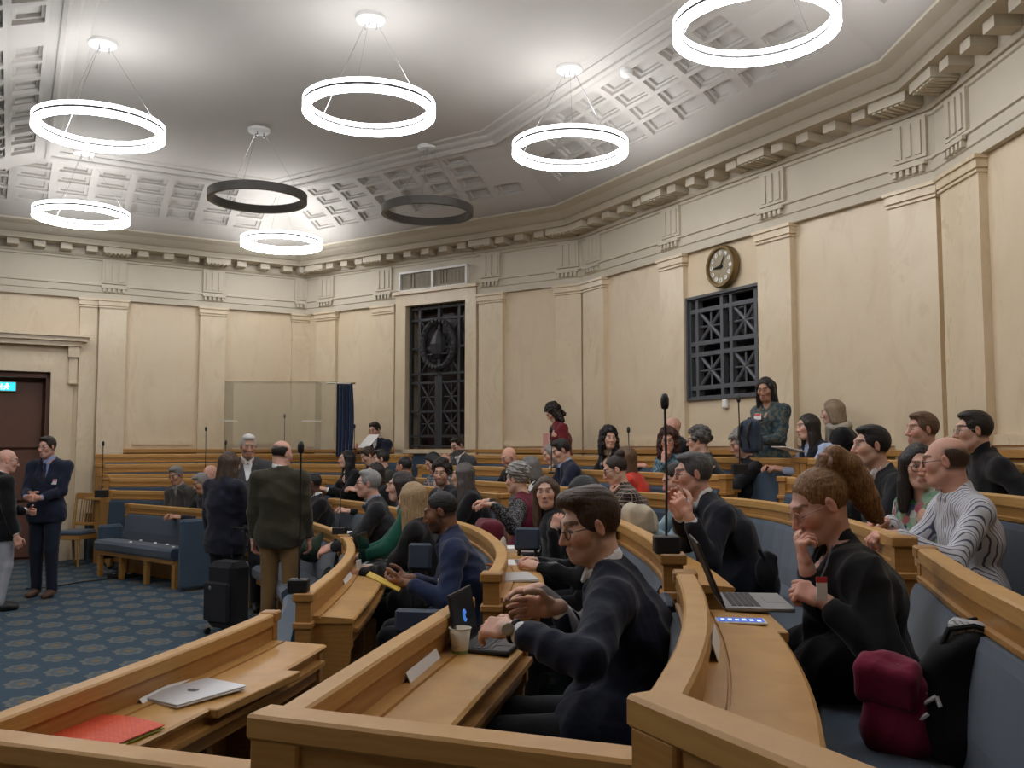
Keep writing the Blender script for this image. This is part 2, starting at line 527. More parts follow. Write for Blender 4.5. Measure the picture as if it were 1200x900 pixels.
# coffered cove and flat ceiling
COVE_IN, COVE_W = 0.52, 1.58
def cove_pt(w, s, t):
    """t 0 at the cornice, 1 at the flat ceiling"""
    o = COVE_IN + (COVE_W - COVE_IN) * t
    z = ZC + (Z_CEIL - 0.10 - ZC) * (1 - (1 - t) ** 1.45)
    A, d, n, L = wall_frame(w)
    q = A + d * s + n * o
    return np.array([q[0], q[1], z])
def miter(w):
    """shift of s per unit inward offset at each end"""
    keys = ['rear_side', 'back_right', 'back', 'back_left', 'side', 'front']
    i = keys.index(w)
    A, d, n, L = wall_frame(w)
    out = []
    for j, sg in ((i-1, 1), ((i+1) % 6, -1)):
        dj = wall_frame(keys[j])[1]
        ang = math.acos(max(-1, min(1, float(np.dot(d, dj)))))
        out.append(math.tan(ang / 2))
    return out[0], out[1], L
def cove(w, cell=0.50):
    m0, m1, L = miter(w)
    mb = MB()
    lim = lambda t: (m0 * (COVE_IN + (COVE_W - COVE_IN) * t), L - m1 * (COVE_IN + (COVE_W - COVE_IN) * t))
    bands = [0, 0.16, 0.205] + [0.205 + 0.175 * k for k in range(1, 5)] + [0.95, 1.0]
    nrm = lambda s, t: None
    def quad(s00, s01, s11, s10, t0, t1, depth=0.0):
        P = [cove_pt(w, s00, t0), cove_pt(w, s01, t0), cove_pt(w, s11, t1), cove_pt(w, s10, t1)]
        return P
    A, d, n, LL = wall_frame(w)
    for bi, (t0, t1) in enumerate(zip(bands, bands[1:])):
        l0, r0 = lim(t0); l1, r1 = lim(t1)
        if 2 <= bi <= 5:
            lo, hi = max(l0, l1) + 0.22, min(r0, r1) - 0.22
            cN = int((hi - lo) // cell)
            # columns line up on the middle of the wall
            mid = L / 2
            xs = [mid + (k - 60) * cell + cell / 2 for k in range(121)]
            xs = [x for x in xs if lo <= x <= hi]
        else:
            xs = []
        if not xs:
            k = 24
            for i in range(k):
                f0, f1 = i / k, (i + 1) / k
                P = quad(l0 + (r0-l0)*f0, l0 + (r0-l0)*f1, l1 + (r1-l1)*f1, l1 + (r1-l1)*f0, t0, t1)
                mb.add(P, [(3, 2, 1, 0)])
            continue
        mb.add(quad(l0, xs[0], xs[0], l1, t0, t1), [(3, 2, 1, 0)])
        mb.add(quad(xs[-1], r0, r1, xs[-1], t0, t1), [(3, 2, 1, 0)])
        for x0, x1 in zip(xs, xs[1:]):
            P = quad(x0, x1, x1, x0, t0, t1)
            nn = np.cross(P[3] - P[0], P[1] - P[0]); nn /= np.linalg.norm(nn)
            if nn[2] < 0: nn = -nn            # up / into the cove
            c = sum(P) / 4
            def ring(f, dep): return [c + (p - c) * f + nn * dep for p in P]
            rings = [P, ring(0.80, 0), ring(0.78, 0.035), ring(0.60, 0.035), ring(0.58, 0.065)]
            b = []
            for r in rings: b += r
            fs = []
            for k in range(4):
                for e in range(4):
                    a0, a1 = k*4+e, k*4+(e+1) % 4
                    fs.append((a0+4, a1+4, a1, a0))
            fs.append((19, 18, 17, 16))
            mb.add(b, fs)
    return mb.build('ceiling_cove', M['ceiling'], kind='structure')
for w in ('back_right', 'back', 'back_left', 'side', 'rear_side'):
    cove(w)
# flat ceiling with its stepped border (inner edge of the cove), closed on the left by a coffered band across the room
def inner_poly(off, sA, sB):
    pts = []
    for w in ('rear_side', 'back_right', 'back', 'back_left', 'side'):
        A, d, n, L = wall_frame(w); m0, m1, _ = miter(w)
        if w == 'rear_side': pts.append(A + d * sA(w) + n * off)
        pts.append(A + d * (L - m1 * off) + n * off if w != 'side' else A + d * sB(w) + n * off)
    return pts
S_EDGE = 0.30      # where the flat field stops, measured along the room's axis
def axis_s(w, target):
    A, d, n, L = wall_frame(w)
    return (target - np.dot(A + n * COVE_W, a_dir)) / np.dot(d, a_dir)
ip = inner_poly(COVE_W, lambda w: axis_s(w, S_EDGE), lambda w: axis_s(w, S_EDGE))
mb = MB()
mb.add([(p[0], p[1], Z_CEIL) for p in ip] + [(p[0], p[1], Z_CEIL + 0.1) for p in ip], [tuple(range(6))[::-1], tuple(range(6, 12))])
mb.build('ceiling', M['ceiling'], kind='structure')
mb = MB()
mb.sweep(ip, [(0.02, Z_CEIL-0.12), (-0.02, Z_CEIL-0.125), (-0.05, Z_CEIL-0.10), (-0.05, Z_CEIL-0.075), (-0.12, Z_CEIL-0.06), (-0.15, Z_CEIL-0.04), (-0.15, Z_CEIL-0.025), (-0.24, Z_CEIL-0.015), (-0.26, Z_CEIL), (0.02, Z_CEIL+0.05)], closed=True)
mb.build('trim_ceiling', M['ceiling'], kind='structure')
# the band beyond the field: slopes down to the left with its own coffers, then a flat soffit to the front wall
def front_band():
    mb = MB()
    vdir = np.array([-a_dir[1], a_dir[0]])
    base = np.dot(ip[0], vdir); top = np.dot(ip[-1], vdir)
    P = lambda u, v, z: np.array([a_dir[0]*u + vdir[0]*v, a_dir[1]*u + vdir[1]*v, z])
    u0, u1 = S_EDGE - 0.02, S_EDGE - 1.25
    zf = lambda u: Z_CEIL - 0.10 - 0.62 * ((u0 - u) / (u0 - u1)) ** 1.5
    us = [u0, u0 - 0.10, u0 - 0.43, u0 - 0.76, u0 - 1.09, u1]
    v0, v1 = base - 1.6, top + 1.6
    n = int((v1 - v0) / 0.46); vs = [v0 + (v1 - v0) * i / n for i in range(n + 1)]
    for a, b in zip(us, us[1:]):
        for i, (c, d) in enumerate(zip(vs, vs[1:])):
            q = [P(a, c, zf(a)), P(a, d, zf(a)), P(b, d, zf(b)), P(b, c, zf(b))]
            if a - b < 0.25 or i % 9 == 8:
                mb.add(q, [(0, 1, 2, 3)]); continue
            cc = sum(q) / 4; nn = np.array([0, 0, 1.0])
            R = [[cc + (p - cc) * f + nn * dd for p in q] for f, dd in ((1, 0), (0.8, 0), (0.78, 0.04), (0.6, 0.04), (0.58, 0.075))]
            bb = sum(R, []); fs = []
            for k in range(4):
                for e in range(4):
                    x, y = k*4+e, k*4+(e+1) % 4
                    fs.append((x, y, y+4, x+4))
            fs.append((16, 17, 18, 19))
            mb.add(bb, fs)
    mb.build('ceiling_band', M['ceiling'], kind='structure')
    mb = MB()
    z = zf(u1)
    mb.add([P(u1, v0, z), P(u1, v1, z), P(u1 - 14, v1, z), P(u1 - 14, v0, z), P(u1, v0, z+.1), P(u1, v1, z+.1), P(u1 - 14, v1, z+.1), P(u1 - 14, v0, z+.1)], [(0,1,2,3), (7,6,5,4)])
    mb.build('ceiling_soffit', M['ceiling'], kind='structure')
front_band()

# ---- window in the back-left wall: marble surround, dark glass, iron grille with wreath
def xbars(mb, w, s0, s1, z0, z1, o, r):
    for (a, b) in (((s0, z0), (s1, z1)), ((s0, z1), (s1, z0))):
        mb.tube([wpt(w, a[0], o, a[1]), wpt(w, b[0], o, b[1])], r, 6)
    cs, cz = (s0 + s1) / 2, (z0 + z1) / 2
    mb.tube([wpt(w, cs, o, z0), wpt(w, cs, o, z1)], r * 0.6, 6)
    mb.tube([wpt(w, s0, o, cz), wpt(w, s1, o, cz)], r * 0.6, 6)
def bar(mb, w, s0, s1, z0, z1, o=-0.05, t=0.03):
    wbox(mb, w, s0, s1, o - t, o + t, z0, z1)
w = 'back_left'; s0, s1, z0, z1 = win2
root = empty('window_1', wpt(w, (s0+s1)/2, 0, z0)); root['kind'] = 'structure'
inv = np.array(root.location)
def build_world(mb, name, mat, parent, smooth=False, kind=None):
    """vertices are in room coordinates, parent is unrotated"""
    pl = np.array(parent.location)
    R = rotz(-parent.rotation_euler[2])
    mb.v = [tuple(R @ (np.array(p) - pl)) for p in mb.v]
    return mb.build(name, mat, parent, smooth, kind)
mb = MB()
fw = 0.20
wbox(mb, w, s0-fw, s0, -0.02, 0.09, 1.5, z1+fw); wbox(mb, w, s1, s1+fw, -0.02, 0.09, 1.5, z1+fw)
wbox(mb, w, s0-fw, s1+fw, -0.02, 0.091, z1, z1+fw*0.9)
wbox(mb, w, s0-fw-0.03, s1+fw+0.03, -0.02, 0.14, z1+fw*0.9, z1+fw*0.9+0.05)
wbox(mb, w, s0-0.02, s1+0.02, -0.02, 0.12, z0-0.06, z0)
build_world(mb, 'window_surround', M['stone_pale'], root, kind='structure')
mb = MB(); wbox(mb, w, s0, s1, -0.30, -0.27, z0, z1); build_world(mb, 'window_pane', M['night_red'], root, kind='structure')
mb = MB()
H = z1 - z0; Wd = s1 - s0
for s in (s0+0.02, s0+0.17*Wd, s0+0.5*Wd, s0+0.83*Wd, s1-0.02): bar(mb, w, s-0.022, s+0.022, z0, z1)
bar(mb, w, s0+0.44*Wd, s0+0.56*Wd, z0, z0+0.5*H, -0.05, 0.035)
for f in (0.02, 0.09, 0.26, 0.46, 0.52, 0.70, 0.90, 0.98): bar(mb, w, s0, s1, z0+f*H-0.018, z0+f*H+0.018)
for (fa, fb) in ((0.17, 0.44), (0.56, 0.83)):
    for (za, zb) in ((0.09, 0.26), (0.26, 0.46)): xbars(mb, w, s0+fa*Wd, s0+fb*Wd, z0+za*H, z0+zb*H, -0.05, 0.018)
    for (za, zb) in ((0.52, 0.70), (0.70, 0.90)): xbars(mb, w, s0+fa*Wd, s0+fb*Wd, z0+za*H, z0+zb*H, -0.05, 0.018)
build_world(mb, 'window_grille', M['iron'], root, kind='structure')
mb = MB(); cs, cz = s0+0.5*Wd, z0+0.72*H
ring = [wpt(w, cs + 0.30*math.cos(t), 0.0, cz + 0.36*math.sin(t)) for t in np.linspace(0, 2*PI, 33)]
mb.tube(ring, 0.045, 8, cap=False)
for k in range(28):
    t = 2*PI*k/28
    p = wpt(w, cs + 0.30*math.cos(t), 0.03, cz + 0.36*math.sin(t))
    mb.lathe([(0.0, -0.05), (0.03, -0.02), (0.03, 0.02), (0.0, 0.05)], p, 6, rotx(t))
mb.lathe([(0.02, -0.22), (0.10, -0.15), (0.14, 0.0), (0.10, 0.12), (0.05, 0.2), (0.02, 0.24)], wpt(w, cs, -0.02, cz), 10)
for k in range(8):
    t = PI*k/7
    mb.tube([wpt(w, cs, 0, cz-0.15), wpt(w, cs+0.2*math.cos(t), 0.02, cz-0.15+0.2*math.sin(t))], [0.025, 0.01], 6)
build_world(mb, 'window_wreath', M['iron'], root, kind='structure')
# ventilation grille over it
s_a, za = wall_hit(w, 553, 333); s_b, zb = wall_hit(w, 474, 322)
vz1 = wall_hit(w, 513, 316)[1]; vz0 = wall_hit(w, 513, 340)[1]
root = empty('vent_grille', wpt(w, (s_a+s_b)/2, 0.06, vz0), 0, 'wide slatted air grille with white frame above the iron window', 'vent')
mb = MB(); t_ = 0.03
for (a, b, c, d) in ((s_a, s_b, vz1-t_, vz1), (s_a, s_b, vz0, vz0+t_), (s_a, s_a+t_, vz0, vz1), (s_b-t_, s_b, vz0, vz1), ((s_a+s_b)/2-t_/2, (s_a+s_b)/2+t_/2, vz0, vz1)):
    wbox(mb, w, a, b, 0.04, 0.135, c, d)
build_world(mb, 'frame', M['white'], root)
mb = MB(); wbox(mb, w, s_a+t_, s_b-t_, 0.045, 0.075, vz0+t_, vz1-t_)
for k in range(60):
    s = s_a + t_ + (s_b - s_a - 2*t_) * (k + 0.5) / 60
    if rnd.random() < 0.85: wbox(mb, w, s-0.006, s+0.006, 0.07, 0.10, vz0+t_, vz1-t_)
build_world(mb, 'slats', plain('vent_slats', (0.33, 0.29, 0.22), 0.6, noise=0.3, nscale=4), root)

# ---- iron grille window in the back wall
w = 'back'; s0, s1, z0, z1 = win3
root = empty('window_2', wpt(w, (s0+s1)/2, 0, z0)); root['kind'] = 'structure'
mb = MB(); wbox(mb, w, s0, s1, -0.26, -0.22, z0, z1); build_world(mb, 'window_pane', M['black_glass'], root, kind='structure')
mb = MB(); Wd = s1-s0; H = z1-z0; T = 0.05
F_ = lambda f: s0 + f*Wd
G_ = lambda f: z0 + f*H
for f in (0.0, 0.11, 0.40, 0.55, 0.87): pass
vs_ = (0.015, 0.115, 0.425, 0.545, 0.885, 0.985); hs_ = (0.02, 0.12, 0.44, 0.545, 0.86, 0.98)
for f in vs_: bar(mb, w, F_(f)-0.024, F_(f)+0.024, z0, z1, -0.04, 0.035)
for f in hs_: bar(mb, w, s0, s1, G_(f)-0.024, G_(f)+0.024, -0.04, 0.034)
for (fa, fb) in ((0.115, 0.425), (0.545, 0.885)):
    for (ga, gb) in ((0.12, 0.44), (0.545, 0.86)): xbars(mb, w, F_(fa), F_(fb), G_(ga), G_(gb), -0.04, 0.022)
bar(mb, w, F_(0.0), F_(0.02), z0, z1, -0.03, 0.07); bar(mb, w, F_(0.98), F_(1), z0, z1, -0.03, 0.07)
bar(mb, w, s0, s1, z0, z0+0.03, -0.03, 0.07); bar(mb, w, s0, s1, z1-0.03, z1, -0.03, 0.07)
build_world(mb, 'window_grille', M['iron_grey'], root, kind='structure')
for k, (fa, fb, ga, gb) in enumerate(((0.0, 0.115, 0.12, 0.44), (0.0, 0.115, 0.545, 0.86), (0.885, 1.0, 0.12, 0.44), (0.885, 1.0, 0.545, 0.86), (0.115, 0.425, 0.86, 0.98), (0.545, 0.885, 0.86, 0.98))):
    pass
# little socket under that window
mb = MB(); sc_, zc_ = wall_hit('back', 852, 473)
wbox(mb, 'back', sc_-0.035, sc_+0.035, 0, 0.05, zc_-0.05, zc_+0.05, 0.01)
tag(mb.build('wall_box', M['white']), 'small cream box on the wall under the square grille', 'wall box')

# ---- door in the side wall
w = 'side'; s0, s1, z0, z1 = dr
root = empty('door_1', wpt(w, (s0+s1)/2, -0.1, 0)); root['kind'] = 'structure'
mb = MB()
wbox(mb, w, s0, s1, -0.35, -0.30, 0, z1)
for (a, b) in ((s0+0.06, (s0+s1)/2-0.01), ((s0+s1)/2+0.01, s1-0.06)):
    for (c, d) in ((0.03, 0.83), (0.86, 1.60), (1.63, z1-0.12)):
        wbox(mb, w, a, b, -0.31, -0.25, c, d, 0.02)
wbox(mb, w, s0, s0+0.05, -0.30, -0.02, 0, z1); wbox(mb, w, s1-0.05, s1, -0.30, -0.02, 0, z1); wbox(mb, w, s0, s1, -0.30, -0.02, z1-0.08, z1)
build_world(mb, 'door_leaf', M['door'], root, kind='structure')
mb = MB()
for k, (e, o) in enumerate(((0.0, 0.10), (0.10, 0.07), (0.20, 0.05))):
    for (a, b) in ((s0-e-0.10, s0-e), (s1+e, s1+e+0.10)): wbox(mb, w, a, b, -0.02, o, 0, z1+e+0.08)
    wbox(mb, w, s0-e-0.10, s1+e+0.10, -0.02, o+0.001, z1+e, z1+e+0.10)
hz0 = wall_hit(w, 50, 405)[1]
wbox(mb, w, s0-0.40, s1+0.40, 0, 0.16, hz0, hz0+0.07); wbox(mb, w, s0-0.46, s1+0.46, 0, 0.22, hz0+0.07, hz0+0.13); wbox(mb, w, s0-0.50, s1+0.50, 0, 0.26, hz0+0.13, hz0+0.17)
for c in (s0-0.29, s1+0.29):
    wbox(mb, w, c-0.07, c+0.07, 0, 0.13, hz0-0.16, hz0); wbox(mb, w, c-0.055, c+0.055, 0, 0.09, hz0-0.52, hz0-0.16); wbox(mb, w, c-0.065, c+0.065, 0, 0.11, hz0-0.57, hz0-0.50, 0.02)
build_world(mb, 'door_surround', M['stone_pale'], root, kind='structure')
# panel mouldings and low plinth strips on the walls
mb = MB()
for (w, a, b) in (('side', 262, 341), ('side', 147, 232)):
    sa, sb = sorted((wall_s(w, a, 360), wall_s(w, b, 360)))
    zc = 1.72
    wbox(mb, w, sa+0.06, sb-0.06, 0, 0.03, zc-0.03, zc+0.03)
for w in ('back', 'back_left', 'back_right'):
    L = wall_frame(w)[3]
    for (a, b) in (((0, L),) if w != 'back_left' else ((0, win2[0] - 0.2), (win2[1] + 0.2, L))):
        wbox(mb, w, a, b, 0, 0.03, 1.66, 1.74)
mb.build('trim_plinth', M['stone_pale'], kind='structure')
# wooden wainscot rail behind the last row
ww = [C0, C1, C2, C3, C3 - dw1 * 3.05]
mb = MB(); mb.sweep(ww, [(0, 0.0), (-0.05, 0.0), (-0.05, 1.56), (-0.09, 1.57), (-0.09, 1.62), (0, 1.63)])
mb.build('trim_wainscot', M['wood'], kind='structure')
mb = MB(); mb.sweep(ww, [(-0.04, 1.05), (-0.075, 1.06), (-0.085, 1.30), (-0.075, 1.53), (-0.04, 1.54)])
mb.build('trim_upholstery', M['blue'], kind='structure')

# ---- ring lamps
def ring_lamp(px, py, lit, label):
    z = 4.74
    P = at_z(px, py, z)
    ring_lamp_at(P[0], P[1], lit, label)
def ring_lamp_at(x, y, lit, label):
    z, R = 4.74, 0.60
    root = empty('ring_lamp', (x, y, z), 0, label, 'lamp', 'hanging ring lamps')
    n = 72
    def hoop(name, ro, ri, z0, z1, mat):
        mb = MB(); P = []
        for k in range(n):
            c, s = math.cos(2*PI*k/n), math.sin(2*PI*k/n)
            P += [(ro*c, ro*s, z0), (ri*c, ri*s, z0), (ri*c, ri*s, z1), (ro*c, ro*s, z1)]
        fs = []
        for k in range(n):
            a, b = k*4, ((k+1) % n)*4
            for j in range(4):
                fs.append((a+j, a+(j+1) % 4, b+(j+1) % 4, b+j))
        mb.add(P, fs)
        if isinstance(mat, list): mb.m = [1 if i % 4 == 3 else 0 for i in range(len(mb.f))]
        return mb.build(name, mat, root)
    if lit:
        hoop('lower_diffuser', R, R-0.055, -0.062, -0.012, [M['lamp'], M['lamp_outer']])
        hoop('upper_diffuser', R, R-0.055, 0.012, 0.052, [M['lamp_up'], M['lamp_outer']])
        hoop('metal_band', R-0.001, R-0.054, -0.012, 0.012, M['grey_metal'])
    else:
        hoop('metal_band', R, R-0.055, -0.055, 0.045, M['grey_metal'])
    mb = MB(); mb.lathe([(0.0, Z_CEIL-z-0.045), (0.12, Z_CEIL-z-0.045), (0.135, Z_CEIL-z-0.03), (0.135, Z_CEIL-z)], n=28)
    mb.build('canopy', M['white'], root, False)
    mb = MB()
    for k in range(3):
        t = 2*PI*k/3 + 0.5
        mb.tube([((R-0.02)*math.cos(t), (R-0.02)*math.sin(t), 0.03), (0.06*math.cos(t), 0.06*math.sin(t), Z_CEIL-z-0.04)], 0.0022, 5)
        mb.tube([(0.06*math.cos(t), 0.06*math.sin(t), Z_CEIL-z-0.10), (0.06*math.cos(t), 0.06*math.sin(t), Z_CEIL-z-0.03)], 0.008, 6)
    mb.build('cables', M['chrome'], root)
ring_lamp(117, 150, True, 'lit white ring lamp hanging near the coffered band, larger of the two at the left')
ring_lamp(433, 127, True, 'lit white ring lamp hanging alone under the middle of the flat ceiling')
ring_lamp(668, 174, True, 'lit white ring lamp hanging beside the smoke detector on the coffers')
ring_lamp(885, 30, True, 'lit white ring lamp cut by the upper edge of the photo')
ring_lamp(302, 231, False, 'unlit dark grey ring lamp hanging over the lit ring at the corner')
ring_lamp(501, 247, False, 'unlit dark grey ring lamp hanging before the back-left coffers')
ring_lamp(96, 252, True, 'lit white ring lamp hanging lowest at the left, above the side door')
ring_lamp(330, 284, True, 'lit white ring lamp glowing close to the ceiling corner')
for (x, y) in ((-6.4, 6.2), (-3.6, 4.6), (-0.9, 4.6), (1.5, 2.9), (-6.6, 2.6), (-3.6, 1.2)):  # unseen rings, assumed to continue the layout, added to brighten foreground and faces
    ring_lamp_at(x, y, True, 'unseen white ring lamp added above the foreground to light it')

# ---- clock on the back wall
def clock():
    w = 'back'
    s, z = wall_hit(w, 851, 313); zt = wall_hit(w, 851, 288)[1]
    R = zt - z
    A, d, n, L = wall_frame(w)
    ang = math.atan2(n[1], n[0])
    root = empty('wall_clock', wpt(w, s, 0.0, z), ang, 'round brass wall clock above the square grille', 'clock')
    Rm = np.array([[0, 0, 1.0], [-1, 0, 0], [0, 1, 0]]).T      # local: lathe axis -> +x, clock plane y,z
    Rm = np.array([[0, 0, 1.0], [1.0, 0, 0], [0, 1.0, 0]])
    mb = MB(); mb.lathe([(R*0.9, 0.0), (R, 0.03), (R, 0.07), (R*0.95, 0.10), (R*0.84, 0.10), (R*0.80, 0.07)], n=48, R=Rm)
    mb.build('rim', M['brass'], root, False)
    mb = MB(); mb.lathe([(R*0.83, 0.02), (R*0.83, 0.072), (0.0, 0.074)], n=48, R=Rm)
    mb.build('dial', plain('clock_dial', (0.30, 0.25, 0.16), 0.4, noise=0.1), root)
    cw = plain('clock_white', (0.85, 0.83, 0.78), 0.4)
    for k in range(12):
        mb = MB(); t = PI/2 - 2*PI*k/12
        c = np.array([0.076, R*0.64*math.cos(t), R*0.64*math.sin(t)])
        mb.lathe([(R*0.10, 0), (R*0.10, 0.004), (R*0.07, 0.005)], c, 14, Rm)
        mb.build('numeral_disc', cw, root)
    # the numerals
    for k in range(12):
        t = PI/2 - 2*PI*k/12
        cu = bpy.data.curves.new('numeral', 'FONT'); cu.body = str(k if k else 12); cu.size = R*0.17; cu.align_x = 'CENTER'; cu.align_y = 'CENTER'; cu.extrude = 0.001
        tmp = bpy.data.objects.new('numeral', cu); COL.objects.link(tmp)
        dg = bpy.context.evaluated_depsgraph_get()
        me = bpy.data.meshes.new_from_object(tmp.evaluated_get(dg))
        bpy.data.objects.remove(tmp, do_unlink=True)
        me.materials.append(M['iron'])
        o = link(bpy.data.objects.new('numeral', me), root)
        o.location = (0.083, R*0.64*math.cos(t), R*0.64*math.sin(t))
        o.rotation_euler = (PI/2, 0, PI/2)
    for nm, t, l, wd in (('hour_hand', math.radians(186), 0.45, 0.03), ('minute_hand', math.radians(60), 0.62, 0.02)):
        # seen by a viewer facing the wall: right of the dial is local +y
        dv = np.array([0, math.cos(t), math.sin(t)])
        mb = MB(); mb.tube([np.array([0.086, 0, 0]) - dv*R*0.12, np.array([0.086, 0, 0]) + dv*R*l], [R*wd*2.2, R*wd], 6)
        mb.lathe([(R*0.06, 0.08), (R*0.06, 0.09)], n=14, R=Rm)
        mb.build(nm, M['black'], root)
clock()
# smoke detector
P = cove_pt('back', float(np.dot(at_z(714, 98, 5.3)[:2] - wall_frame('back')[0], wall_frame('back')[1])), 0.90)
mb = MB(); mb.lathe([(0.07, 0.08), (0.07, 0.0), (0.06, -0.03), (0.03, -0.05), (0.0, -0.05)], (0, 0, 0), 20)
o = mb.build('smoke_detector', M['white']); o.location = tuple(P - np.array([0, 0, 0.02])); tag(o, 'small round white smoke detector on the sloping coffers', 'smoke detector')
# exit sign over the door
w = 'side'; s, z = wall_hit(w, 7, 452)
root = empty('exit_sign', wpt(w, s, -0.10, z), 0, 'small glowing blue-green exit sign on the brown door', 'sign')
mb = MB(); wbox(mb, w, s-0.14, s+0.14, -0.24, -0.17, z-0.07, z+0.07, 0.01); build_world(mb, 'case', M['white'], root)
mb = MB(); wbox(mb, w, s-0.13, s+0.13, -0.171, -0.166, z-0.06, z+0.06); build_world(mb, 'panel', emissive('exit_panel', (0.02, 0.42, 0.50), 1.6), root)
mb = MB()
mb.lathe([(0.014, -0.002), (0.014, 0.004)], wpt(w, s-0.02, -0.165, z+0.035), 10, np.array([wall_R(w)[:, 0], wall_R(w)[:, 2], wall_R(w)[:, 1]]).T)
for (a, b) in (((-0.02, 0.02), (-0.01, -0.01)), ((-0.01, -0.01), (0.02, -0.045)), ((-0.01, -0.01), (-0.04, -0.04)), ((-0.02, 0.015), (0.02, 0.0)), ((-0.02, 0.015), (-0.05, 0.0)), ((0.05, -0.045), (0.05, 0.04)), ((0.09, 0.0), (0.06, 0.0))):
    mb.tube([wpt(w, s+a[0], -0.164, z+a[1]), wpt(w, s+b[0], -0.164, z+b[1])], 0.007, 6)
build_world(mb, 'running_figure', emissive('exit_white', (0.85, 1.0, 1.0), 2.0), root)
# ================================================================== ROWS OF DESKS
RAIL = {1: 0.90, 2: 1.06, 3: 1.22, 4: 1.27, 5: 1.41, 6: 1.55}
FLO = {k: z - 0.87 for k, z in RAIL.items()}; FLO[0] = 0.0
_r1 = [(-1.75,1.2),(-1.42,2.62),(-1.11,4.07),(-1.06,5.2),(-1.15,6.6),(-1.4,7.8),(-1.85,8.97),(-2.4,9.97),(-3.1,10.75),(-3.9,11.4),(-4.7,12.05),(-5.4,12.6)]
_r6 = [(2.95,.3),(2.95,2.0),(2.97,4.0),(2.97,5.6),(2.85,7.1),(2.2,8.7),(1.3,10.3),(.35,11.9),(-.9,13.0),(-2.5,13.95),(-4.3,14.25),(-6.0,13.4)]
_r7 = [(3.6,.3),(3.6,2.0),(3.6,4.0),(3.6,6),(3.5,7.5),(2.75,9.1),(1.85,10.75),(.8,12.4),(-.6,13.4),(-2.2,14.5),(-4.6,14.75),(-6.3,13.7)]
ROW = {1: _r1, 6: _r6, 7: _r7,
       2: [(-.68,1.2),(-.38,2.66),(-.14,3.9),(-.06,5.3),(-.27,6.8)], 3: [(0.06,1.0),(.42,2.15),(.60,3.3),(.66,4.6),(.52,6.3)],
       4: [(1.05,1.3),(1.31,2.6),(1.60,3.75),(1.75,5.0),(1.72,6.7)], 5: [(2.0,1.2),(2.2,2.4),(2.38,3.9),(2.44,5.3),(2.28,7.0)]}
for k in (2, 3, 4, 5):
    for i in range(5, 12):
        a, b = np.array(_r1[i]), np.array(_r6[i])
        ROW[k].append(tuple(a + (b - a) * (k - 1) / 5.0))
for k in ROW: ROW[k] = np.array(ROW[k], float)
def row_pt(k, t):
    P = ROW[k]; n = len(P)
    t = min(max(t, 0), n - 1 - 1e-6); i = int(t); u = t - i
    g = lambda j: P[j] if 0 <= j < n else (2*P[0]-P[1] if j < 0 else 2*P[-1]-P[-2])
    a, b, c, d = g(i-1), g(i), g(i+1), g(i+2)
    return .5*(2*b+(c-a)*u+(2*a-5*b+4*c-d)*u*u+(3*b-a-3*c+d)*u**3)
def row_n(k, t):
    d = row_pt(k, t + .02) - row_pt(k, t - .02); d /= np.linalg.norm(d)
    return np.array([d[1], -d[0]]), d
def gap_at(k, t):
    p = row_pt(k, t)
    return float(np.min([np.linalg.norm(row_pt(k+1, q) - p) for q in np.linspace(max(0, t-1.2), min(11, t+1.2), 49)]))
SECT = {1: {1: (.80, 2.12), 2: (.58, 1.75), 3: (.50, 1.88), 4: (.0, 1.75), 5: (.0, 1.9), 6: (.0, 2.2)},
        2: {1: (2.62, 4.9), 2: (2.32, 4.9), 3: (2.32, 4.9), 4: (2.1, 4.8), 5: (2.15, 4.2), 6: (2.4, 4.55)},
        3: {1: (5.08, 7.0), 2: (5.2, 7.25), 3: (5.2, 7.5), 4: (5.15, 7.7), 5: (4.6, 7.9), 6: (4.6, 8.1)},
        4: {1: (8.65, 10.55), 2: (8.2, 11.0), 3: (8.2, 11.0), 4: (8.3, 11.0), 5: (8.4, 11.0), 6: (8.4, 11.0)}}
ORD = {0: 'front', 1: 'first', 2: 'second', 3: 'third', 4: 'fourth', 5: 'fifth', 6: 'sixth'}
SPH = {1: 'in the block with the paper cup', 2: 'in the block past the first aisle', 3: 'in the block beyond the second aisle', 4: 'in the far block by the side wall'}

# stepped floor
for k in range(1, 7):
    mb = MB(); ts = np.linspace(0, 11, 67); P = []
    for t in ts:
        a = row_pt(k, t); b = row_pt(k+1, t)
        P += [(a[0], a[1], 0.0), (a[0], a[1], FLO[k]), (b[0], b[1], FLO[k]), (b[0], b[1], 0.0)]
    fs = []
    for i in range(len(ts)-1):
        for j in range(3):
            fs.append((i*4+j, i*4+j+1, i*4+4+j+1, i*4+4+j))
    mb.add(P, [f[::-1] for f in fs])
    mb.build('floor_tier', M['carpet'], kind='structure')

